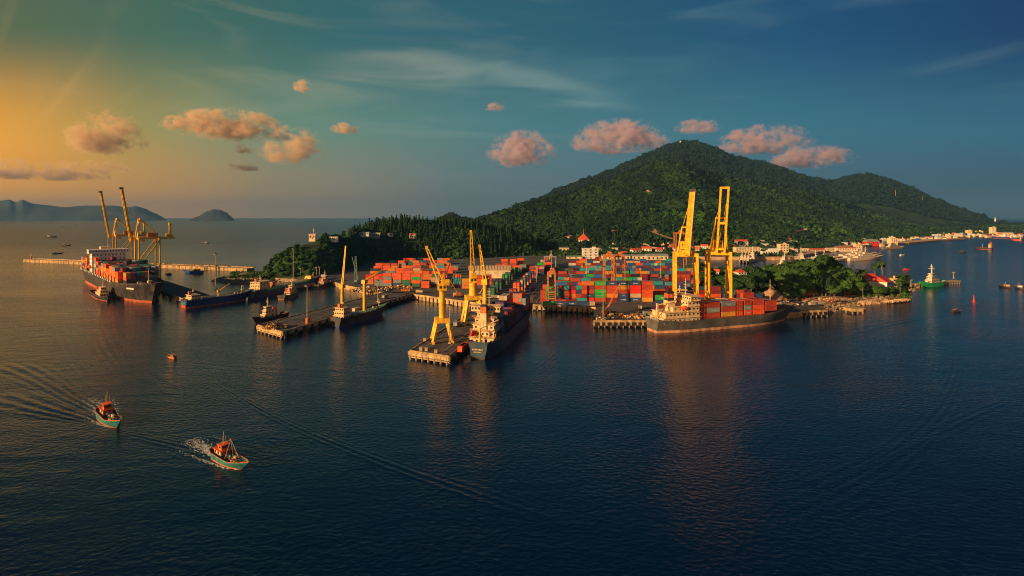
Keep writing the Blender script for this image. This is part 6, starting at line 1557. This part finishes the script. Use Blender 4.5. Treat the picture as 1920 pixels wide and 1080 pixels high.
# (photo column, distance, height in photo pixels, kind, width)
PT = [(1378, 425, 34, 1, 1.1), (1392, 440, 30, 1, 1.1), (1404, 425, 42, 1, .9), (1418, 438, 54, 1, .9), (1432, 452, 46, 0, 1.1), (1446, 466, 50, 0, 1.2), (1462, 470, 48, 0, 1.0), (1396, 408, 24, 1, 1.2),
      (1476, 428, 44, 2, 1.1), (1488, 436, 58, 0, 1.1), (1502, 444, 62, 2, 1.2), (1516, 440, 54, 0, 1.0), (1530, 446, 60, 1, 1.2), (1546, 448, 56, 1, 1.1), (1494, 418, 34, 0, 1.1), (1512, 420, 38, 2, 1.0), (1474, 412, 28, 2, 1.0), (1560, 430, 44, 2, .9), (1576, 436, 44, 0, .9), (1590, 432, 40, 2, 1.0), (1602, 438, 34, 0, 1.1), (1584, 420, 26, 0, 1.1),
      (1548, 418, 36, 1, .9), (1486, 404, 20, 0, 1.2), (1500, 408, 22, 2, 1.1), (1564, 412, 22, 2, 1.2), (1608, 428, 24, 0, 1.1), (1645, 426, 16, 2, 1.3), (1655, 428, 18, 1, 1.3), (1668, 430, 18, 2, 1.3), (1680, 436, 14, 0, 1.4), (1640, 434, 18, 0, 1.1), (1690, 438, 16, 1, 1.3),
      (1365, 470, 30, 1, 1.2), (1352, 480, 24, 0, 1.2), (1334, 478, 22, 1, 1.3), (1378, 475, 26, 2, 1.1), (1318, 500, 26, 1, 1.3), (1306, 520, 28, 0, 1.3), (1330, 540, 24, 1, 1.3), (1300, 560, 24, 2, 1.3), (1312, 600, 22, 1, 1.4), (1380, 450, 30, 1, 1.0), (1692, 446, 30, 1, .9)]
PT = [(p, d, (h*1.28 if 1538 < p < 1612 else (h*1.08 if p > 1470 else h)), k, w) for p, d, h, k, w in PT]
names = {0: 'green', 1: 'dark green', 2: 'yellow green'}
for i, (px, d, h, k, w) in enumerate(PT):
    where = ('in the left grove behind the bow' if px < 1468 else ('in the dense grove of the peninsula' if px < 1612 else 'by the shore houses of the peninsula')) if px > 1370 else 'in the grove between the crane legs'
    size = 'tall' if h > 45 else ('medium' if h > 28 else 'low')
    gi = sum(1 for p in PT[:i] if ((p[0] < 1370) == (px < 1370)) and ((p[0] < 1468) == (px < 1468)) and ((p[0] < 1612) == (px < 1612)))
    srt = sorted([p[0] for p in PT if ((p[0] < 1370) == (px < 1370)) and ((p[0] < 1468) == (px < 1468)) and ((p[0] < 1612) == (px < 1612))])
    tree(px, d, 2.8, h, k, '%s %s tree %s, %s from the left' % (size, names[k], where, NUM[min(19, srt.index(px))]), 'broadleaf trees on the peninsula', w)
PL = [(1565, 422, 46), (1575, 430, 42), (1584, 434, 48), (1541, 418, 34), (1556, 410, 30), (1594, 424, 34), (1610, 470, 44), (1620, 500, 30), (1640, 520, 34), (1655, 500, 44), (1692, 440, 42), (1697, 444, 36), (1506, 416, 30), (1486, 430, 38), (1396, 432, 34), (1408, 420, 30), (1385, 436, 30), (1606, 436, 32), (1618, 418, 26), (1688, 432, 34)]
for i, (px, d, h) in enumerate(PL):
    srt = sorted(p[0] for p in PL); tree(px, d, 2.8, h, 'palm', 'palm tree on the peninsula, %s palm counted from the left' % NUM[srt.index(px)], 'palms on the peninsula')
# shore scrub
def scrub(name, label, pts, size, m, seed, hgt=1.5):
    r = np.random.default_rng(seed); P = []; n = 26
    me_v = []; me_f = []
    for (x, y, z_) in pts:
        R_ = size*r.uniform(.6, 1.3)
        c = np.array([x, y, z_]); d_ = r.normal(size=(n, 3)); d_ /= np.linalg.norm(d_, axis=1)[:, None]; d_[:, 2] = abs(d_[:, 2])*hgt/1.5
        for q in c+d_*R_*(.5+.5*r.random((n, 1))):
            a = r.normal(size=3)*R_*.28; b = r.normal(size=3)*R_*.28; k = len(me_v); me_v += [tuple(q-a), tuple(q+b), tuple(q+a), tuple(q-b)]; me_f.append((k, k+1, k+2, k+3))
    me = bpy.data.meshes.new(name); me.from_pydata(me_v, [], me_f); me.materials.append(M[m]); return tag(link(name, me), label, name, kind='stuff')
rs = random.Random(8)
scrub('undergrowth', 'green scrub filling the gaps on the peninsula', [tuple(at(rs.uniform(1470, 1700), rs.uniform(424, 520), 3.2)) for _ in range(500)], 2.2, 'leaf', 1)
scrub('undergrowth', 'green scrub at the foot of the groves behind the cranes', [tuple(at(rs.uniform(1300, 1460), rs.uniform(410, 640), 4.2)) for _ in range(700)], 2.4, 'leafdark', 2)
scrub('undergrowth', 'scrub on the rocky knoll and shore track', [tuple(at(x_, d_, 4.5)) for x_, d_ in ((rs.uniform(434, 500), rs.uniform(548, 590)) for _ in range(190))], 2.4, 'leaf', 3)
scrub('undergrowth', 'bushes and gardens between the town houses', [tuple(at(x_, rs.uniform(850, 1090), 4.)) for x_ in (rs.uniform(1000, 1490) for _ in range(900))], 4.5, 'leafdark', 4)
scrub('undergrowth', 'green strips along the shore of the bend', [tuple(at(x_, interp([(1500, 1000), (1640, 1300), (1760, 1800), (1900, 2100)], x_)+rs.uniform(0, 420), 4.)) for x_ in (rs.uniform(1500, 1915) for _ in range(900))], 7, 'leafdark', 5)

# forests: one object each, instanced crowns on scattered points
def forest(name, label, pts, sc, idx, protos):
    me = bpy.data.meshes.new(name); me.from_pydata(pts, [], [])
    a = me.attributes.new('sc', 'FLOAT_VECTOR', 'POINT'); a.data.foreach_set('vector', np.array(sc, dtype=np.float32).ravel())
    b = me.attributes.new('idx', 'INT', 'POINT'); b.data.foreach_set('value', np.array(idx, dtype=np.int32))
    e = me.attributes.new('rot', 'FLOAT_VECTOR', 'POINT'); rr = np.random.default_rng(4).random(len(pts))*6.28
    e.data.foreach_set('vector', np.stack([rr*0, rr*0, rr], 1).astype(np.float32).ravel())
    o = link(name, me); tag(o, label, 'forest', kind='stuff')
    ng = bpy.data.node_groups.new(name, 'GeometryNodeTree'); ng.interface.new_socket('Geometry', in_out='INPUT', socket_type='NodeSocketGeometry'); ng.interface.new_socket('Geometry', in_out='OUTPUT', socket_type='NodeSocketGeometry')
    gi = ng.nodes.new('NodeGroupInput'); go = ng.nodes.new('NodeGroupOutput'); jn = ng.nodes.new('GeometryNodeJoinGeometry')
    def attr(nm, ty): n = ng.nodes.new('GeometryNodeInputNamedAttribute'); n.data_type = ty; n.inputs[0].default_value = nm; return n.outputs[0]
    sca = attr('sc', 'FLOAT_VECTOR'); ida = attr('idx', 'INT'); ro = attr('rot', 'FLOAT_VECTOR')
    for i, pm in enumerate(protos):
        po = bpy.data.objects.new('tree_crown', pm)
        oi = ng.nodes.new('GeometryNodeObjectInfo'); oi.inputs[0].default_value = po
        cmp_ = ng.nodes.new('FunctionNodeCompare'); cmp_.data_type = 'INT'; cmp_.operation = 'EQUAL'; ng.links.new(ida, cmp_.inputs[2]); cmp_.inputs[3].default_value = i
        ip = ng.nodes.new('GeometryNodeInstanceOnPoints'); ng.links.new(gi.outputs[0], ip.inputs['Points']); ng.links.new(cmp_.outputs[0], ip.inputs['Selection'])
        ng.links.new(oi.outputs['Geometry'], ip.inputs['Instance']); ng.links.new(sca, ip.inputs['Scale']); ng.links.new(ro, ip.inputs['Rotation']); ng.links.new(ip.outputs[0], jn.inputs[0])
    ng.links.new(jn.outputs[0], go.inputs[0])
    md = o.modifiers.new('scatter', 'NODES'); md.node_group = ng
    return o
FB = [crown_mesh('crown', lob(11, 1., 1.5, 5), 150, .42, 'slopeleaf', 11, shell=.5), crown_mesh('crown', lob(12, 1., 1.7, 6), 150, .42, 'slopedark', 12, shell=.5), crown_mesh('crown', lob(13, .9, 1.3, 4), 120, .45, 'slopeleaf', 13, shell=.5),
      crown_mesh('crown', [(0, 0, .5, .62, .62, .5), (0, 0, 1.15, .46, .46, .5), (0, 0, 1.8, .28, .28, .5), (.3, .1, .6, .4, .4, .3)], 170, .34, 'slopeconifer', 14, shell=.45), crown_mesh('crown', lob(15, 1., 1.6, 6), 150, .42, 'leafhazeshade', 15, shell=.5), crown_mesh('crown', lob(16, .9, 1.2, 5), 130, .42, 'slopebright', 16, shell=.5)]
rg = np.random.default_rng(5)
TRACKS = [([(1222,436),(1232,440),(1250,446),(1262,450)], 9, 'pale bare track cut across the slope behind the crane'), ([(1476,456),(1480,446),(1486,438),(1493,434),(1510,432)], 10, 'bare track climbing to the huts on the green slope'), ([(1213,358),(1218,362)], 8, 'orange landslip scar high on the mountain'), ([(1225,431),(1229,437)], 16, 'orange earth scar above the track'), ([(1062,444),(1075,444)], 10, 'orange clearing beside the temple hall'), ([(1148,433),(1158,434)], 9, 'orange clearing over the lone house')]
SEG = []
for pl, w_, lab in TRACKS:
    pp = []
    for (a, b), (c_, e) in zip(pl, pl[1:]):
        for i in range(8): q = hit(mount, a+(c_-a)*i/8, b+(e-b)*i/8, 980, 4600); pp += [q] if q else []
        SEG.append(((a, b), (c_, e)))
    if len(pp) < 3: continue
    mb = MB(); k = mb.mi('track')
    for i, p in enumerate(pp):
        tg = pp[min(len(pp)-1, i+1)]-pp[max(0, i-1)]; nm = Vector((-tg.y, tg.x, 0)).normalized()
        for sg in (-1, 1):
            q = p+nm*sg*w_*.5*(.7+.6*rnd.random()); q.z = mount(960+q.x/q.y*F, q.y)+1.6; mb.v.append(tuple(q))
    for i in range(len(pp)-1): mb.f.append((2*i, 2*i+1, 2*i+3, 2*i+2)); mb.m.append(k)
    tag(mb.build('dirt_track'), lab, kind='structure')
def near_track(px, py):
    for (a, b), (c_, e) in SEG:
        if px < min(a, c_)-4 or px > max(a, c_)+4: continue
        L2 = (c_-a)**2+(e-b)**2; t = max(0, min(1, ((px-a)*(c_-a)+(py-b)*(e-b))/L2)); x, y = a+(c_-a)*t, b+(e-b)*t
        if abs(px-x) < 4 and -1.5 < py-y < 6.5: return True
    return False
pts, sc, ix = [], [], []
d = 975.
while d < 4300:
    step = 7.5 if d < 1500 else (9. if d < 2100 else (12 if d < 2900 else 16))
    for px in np.arange(815, 1925, step*F/d):
        p_ = px+rg.uniform(-.5, .5)*step*F/d; dd = d+rg.uniform(-.5, .5)*step*1.6
        if dd < interp(FOOT, p_)+4: continue
        d2 = interp(BD, p_)
        if dd > d2+60: continue
        d1 = interp(FD, p_)
        if d1+120 < dd < d1+.35*(d2-d1): continue
        x = (p_-960)/F*dd
        gl = noise.noise(Vector((x/260, dd/330, 7)))
        if gl > .30 and dd < d1 and rg.random() < .75: continue
        zz = mount(p_, dd)
        if zz < 4 or near_track(p_, YH+(H-zz)*F/dd): continue
        con = noise.noise(Vector((x/180, dd/260, 2))) > .05
        s_ = step*rg.uniform(.38, .95)*(1.35 if rg.random() < .08 else 1)
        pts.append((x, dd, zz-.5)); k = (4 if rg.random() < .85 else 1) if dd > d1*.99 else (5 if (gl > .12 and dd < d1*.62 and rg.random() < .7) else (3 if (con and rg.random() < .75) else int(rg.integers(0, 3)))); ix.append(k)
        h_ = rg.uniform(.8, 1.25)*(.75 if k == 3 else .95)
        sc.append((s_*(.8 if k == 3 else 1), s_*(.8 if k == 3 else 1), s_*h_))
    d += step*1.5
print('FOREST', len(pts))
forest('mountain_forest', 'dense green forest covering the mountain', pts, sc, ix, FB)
FC = [crown_mesh('crown', lob(21, 1., 1.6, 7), 420, .30, 'leaf', 21), crown_mesh('crown', lob(22, 1., 1.5, 7), 420, .30, 'leafdark', 22), crown_mesh('crown', lob(23, .9, 1.3, 5), 360, .32, 'leaf', 23),
      crown_mesh('crown', [(0, 0, .6, .60, .60, .5), (0, 0, 1.3, .44, .44, .5), (0, 0, 2.0, .28, .28, .55), (.25, .1, .9, .4, .4, .3)], 420, .24, 'conifer', 24)]
pts, sc, ix = [], [], []
d = 540.
clear = [(585, 30), (625, 30), (690, 50), (773, 20)]
while d < 1080:
    step = 5.6
    for px in np.arange(486, 1036, step*F/d):
        p_ = px+rg.uniform(-.5, .5)*step*F/d; dd = d+rg.uniform(-.5, .5)*step*1.4
        f = interp(HFOOT, p_)
        if dd < f+1.5 or dd > interp(HCR, p_)+70: continue
        zz = head(p_, dd)
        if zz < 2: continue
        yy = YH+(H-zz)*F/dd; skip = False
        for (cx, cy, w_) in ((585, 455, 14), (625, 457, 10), (690, 450, 27), (732, 447, 6), (773, 450, 7), (566, 456, 6)):
            if abs(p_-cx) < w_ and cy-9 < yy < cy+17: skip = True
        if skip: continue
        x = (p_-960)/F*dd; con = p_ > 640 and noise.noise(Vector((x/60, dd/60, 5))) > -.15
        k = 3 if con and rg.random() < .8 else int(rg.integers(0, 3)); ix.append(k); s_ = step*rg.uniform(.5, .95)*(1. if k == 3 else .85)
        pts.append((x, dd, zz-.6)); sc.append((s_*.8, s_*.8, s_*rg.uniform(.85, 1.35)*(1.05 if k == 3 else .85)))
    d += step*1.15
print('HEADLAND', len(pts))
forest('headland_forest', 'dense wood of conifers and broadleaf trees on the headland', pts, sc, ix, FC)

# ================================================================ WAKES
wake([(330, 676), (420, 686), (560, 694), (720, 700), (860, 706)], 5, 26, .22, 2, 'thin dark wake running right from the small orange brown boat')
wake([(340, 684), (430, 735), (540, 795), (700, 860), (900, 930), (1090, 995)], 3, 9, .22, 3, 'long diagonal ripple line crossing the centre foreground')
wake([(228, 812), (300, 828), (390, 850)], 4, 7, .20, 3, 'ripple line between the two fishing boats')
wake([(0, 680), (60, 705), (130, 745), (185, 775)], 26, 5, .55, 5, 'swell lines behind the left fishing boat')
wake([(0, 740), (80, 765), (180, 792)], 30, 6, .50, 5, 'lower swell lines behind the left fishing boat')
wake([(1788, 588), (1690, 603), (1590, 625), (1500, 644)], 5, 22, .22, 2, 'thin wake trailing left from the small dark boat')
wake([(1800, 600), (1800, 700), (1740, 800), (1600, 900), (1400, 980)], 8, 18, .16, 5, 'broad faint swell line curving through the right foreground')
wake([(1915, 740), (1800, 790), (1650, 860), (1450, 950)], 6, 12, .16, 3, 'second faint swell line at the lower right')
wake([(1882, 542), (1850, 556), (1820, 575)], 4, 12, .22, 2, 'short wake behind the red flagged workboat')
wake([(205, 700), (170, 650), (150, 600)], 26, 40, .36, 9, 'cross swell under the big container ship')
wake([(360, 760), (300, 720), (250, 690)], 10, 20, .14, 3, 'faint ripple line left of the diagonal one')
wake([(1060, 640), (1000, 690), (880, 720), (760, 735)], 6, 14, .14, 3, 'faint ripple line before the foreground pier')

# ================================================================ CLOUDS (volumes high above and beyond the haze box)
def cloud_mat(cname, ccol):
    m = bpy.data.materials.new(cname); m.use_nodes = True; nt = m.node_tree; nt.nodes.clear()
    out = NN(nt, 'ShaderNodeOutputMaterial'); pv = NN(nt, 'ShaderNodeVolumePrincipled')
    t = NN(nt, 'ShaderNodeTexCoord'); g = NN(nt, 'ShaderNodeNewGeometry')
    def nz_(sc, det, rough=.55):
        mp = NN(nt, 'ShaderNodeMapping'); mp.inputs['Scale'].default_value = (sc, sc, sc*1.25); nt.links.new(g.outputs['Position'], mp.inputs[0])
        n = NN(nt, 'ShaderNodeTexNoise'); n.inputs['Scale'].default_value = 1; n.inputs['Detail'].default_value = det; n.inputs['Roughness'].default_value = rough; nt.links.new(mp.outputs[0], n.inputs['Vector']); return n.outputs[0]
    sp = NN(nt, 'ShaderNodeSeparateXYZ'); nt.links.new(t.outputs['Object'], sp.inputs[0])   # -1..1 inside the domain
    zz = MA(nt, 'ADD', sp.outputs[2], .35)
    zq = MA(nt, 'MULTIPLY', zz, MA(nt, 'ADD', MA(nt, 'MULTIPLY', MA(nt, 'LESS_THAN', zz, 0), 1.1), .85))
    r2 = MA(nt, 'ADD', MA(nt, 'ADD', MA(nt, 'POWER', sp.outputs[0], 2), MA(nt, 'POWER', sp.outputs[1], 2)), MA(nt, 'POWER', MA(nt, 'ABSOLUTE', zq), 2))
    f = MA(nt, 'SUBTRACT', 1.0, MA(nt, 'SQRT', r2))
    n1 = nz_(.0017, 3); n2 = nz_(.0052, 10, .68)
    v = MA(nt, 'ADD', f, MA(nt, 'ADD', MA(nt, 'MULTIPLY', MA(nt, 'SUBTRACT', n1, .5), 3.2), MA(nt, 'MULTIPLY', MA(nt, 'SUBTRACT', n2, .5), 4.4)))
    edge = MR(nt, MA(nt, 'SQRT', r2), .8, 1.0, 1, 0)
    den = MA(nt, 'MULTIPLY', MA(nt, 'MULTIPLY', MR(nt, v, .16, 1.2), edge), .0075)
    nt.links.new(den, pv.inputs['Density']); pv.inputs['Color'].default_value = (*ccol, 1); pv.inputs['Anisotropy'].default_value = .1
    nt.links.new(pv.outputs[0], out.inputs['Volume']); M[cname] = m
cloud_mat('cloud', (.80, .66, .78)); cloud_mat('sunlight_tinted_cloud', (1., .76, .48))  # dimmer mauve light and orange sunlight put into the two cloud colours
CD = 15000.
_cb = MB().box(0, 0, -1, 2, 2, 2, 'cloud').mesh('cloud'); _cs = MB().box(0, 0, -1, 2, 2, 2, 'sunlight_tinted_cloud').mesh('cloud')
for px, py, w, h, lab in ((200, 244, 104, 104, 'bright orange lit cumulus at the far left'), (440, 234, 190, 70, 'wide pink orange cloud left of centre'), (548, 270, 130, 84, 'pink topped cloud below and right of the wide pink one'), (325, 232, 44, 38, 'tiny orange puff between the left clouds'),
        (192, 313, 90, 30, 'small flat dusky cloud low on the left'), (50, 316, 210, 46, 'ragged orange grey cloud bank at the left edge'), (648, 240, 62, 26, 'small pink wisp right of the left clouds'), (978, 277, 165, 92, 'pink grey cloud left of the mountain'), (1160, 254, 215, 84, 'large pale pink cloud over the left shoulder of the mountain'),
        (1308, 236, 100, 40, 'small mauve cloud just above the summit'), (1432, 260, 190, 72, 'large mauve cloud right of the summit'), (1515, 292, 160, 60, 'grey mauve tail of cloud over the right ridge'), (932, 200, 56, 22, 'faint pink puff high left of the mountain'), (570, 160, 40, 30, 'lone pink puff high in the left sky'), (455, 313, 60, 16, 'thin dark cloud sliver low left of centre'), (460, 277, 40, 26, 'small pink puff under the wide pink cloud')):
    el = math.hypot(1, (px-960)/F); D_ = CD/el*(.72 if px == 548 else (1.2 if px == 1515 else 1)); c = at(px, D_, zat(py, D_)); o = link('cloud', _cs if px < 700 else _cb, None, c, -math.atan2(px-960, F)); k = D_/F
    o.scale = (w*k*el/2*(1.05 if px < 700 else .9), w*k*.25+150, h*k/2*(1.15 if px < 700 else 1))
    tag(o, lab, 'cloud', 'clouds over the bay')

# ================================================================ HAZE
hm_ = bpy.data.materials.new('haze'); hm_.use_nodes = True; nt = hm_.node_tree; nt.nodes.clear()
out = NN(nt, 'ShaderNodeOutputMaterial'); pv = NN(nt, 'ShaderNodeVolumePrincipled')
pv.inputs['Color'].default_value = (.12, .31, .60, 1); pv.inputs['Density'].default_value = 4.8e-5; pv.inputs['Anisotropy'].default_value = 0.
nt.links.new(pv.outputs[0], out.inputs['Volume']); M['haze'] = hm_
mb = MB(); mb.box(0, 9600, -7, 46000, 26800, 727, 'haze'); tag(mb.build('haze'), 'thin bluish haze lying over the bay and mountain', kind='stuff')
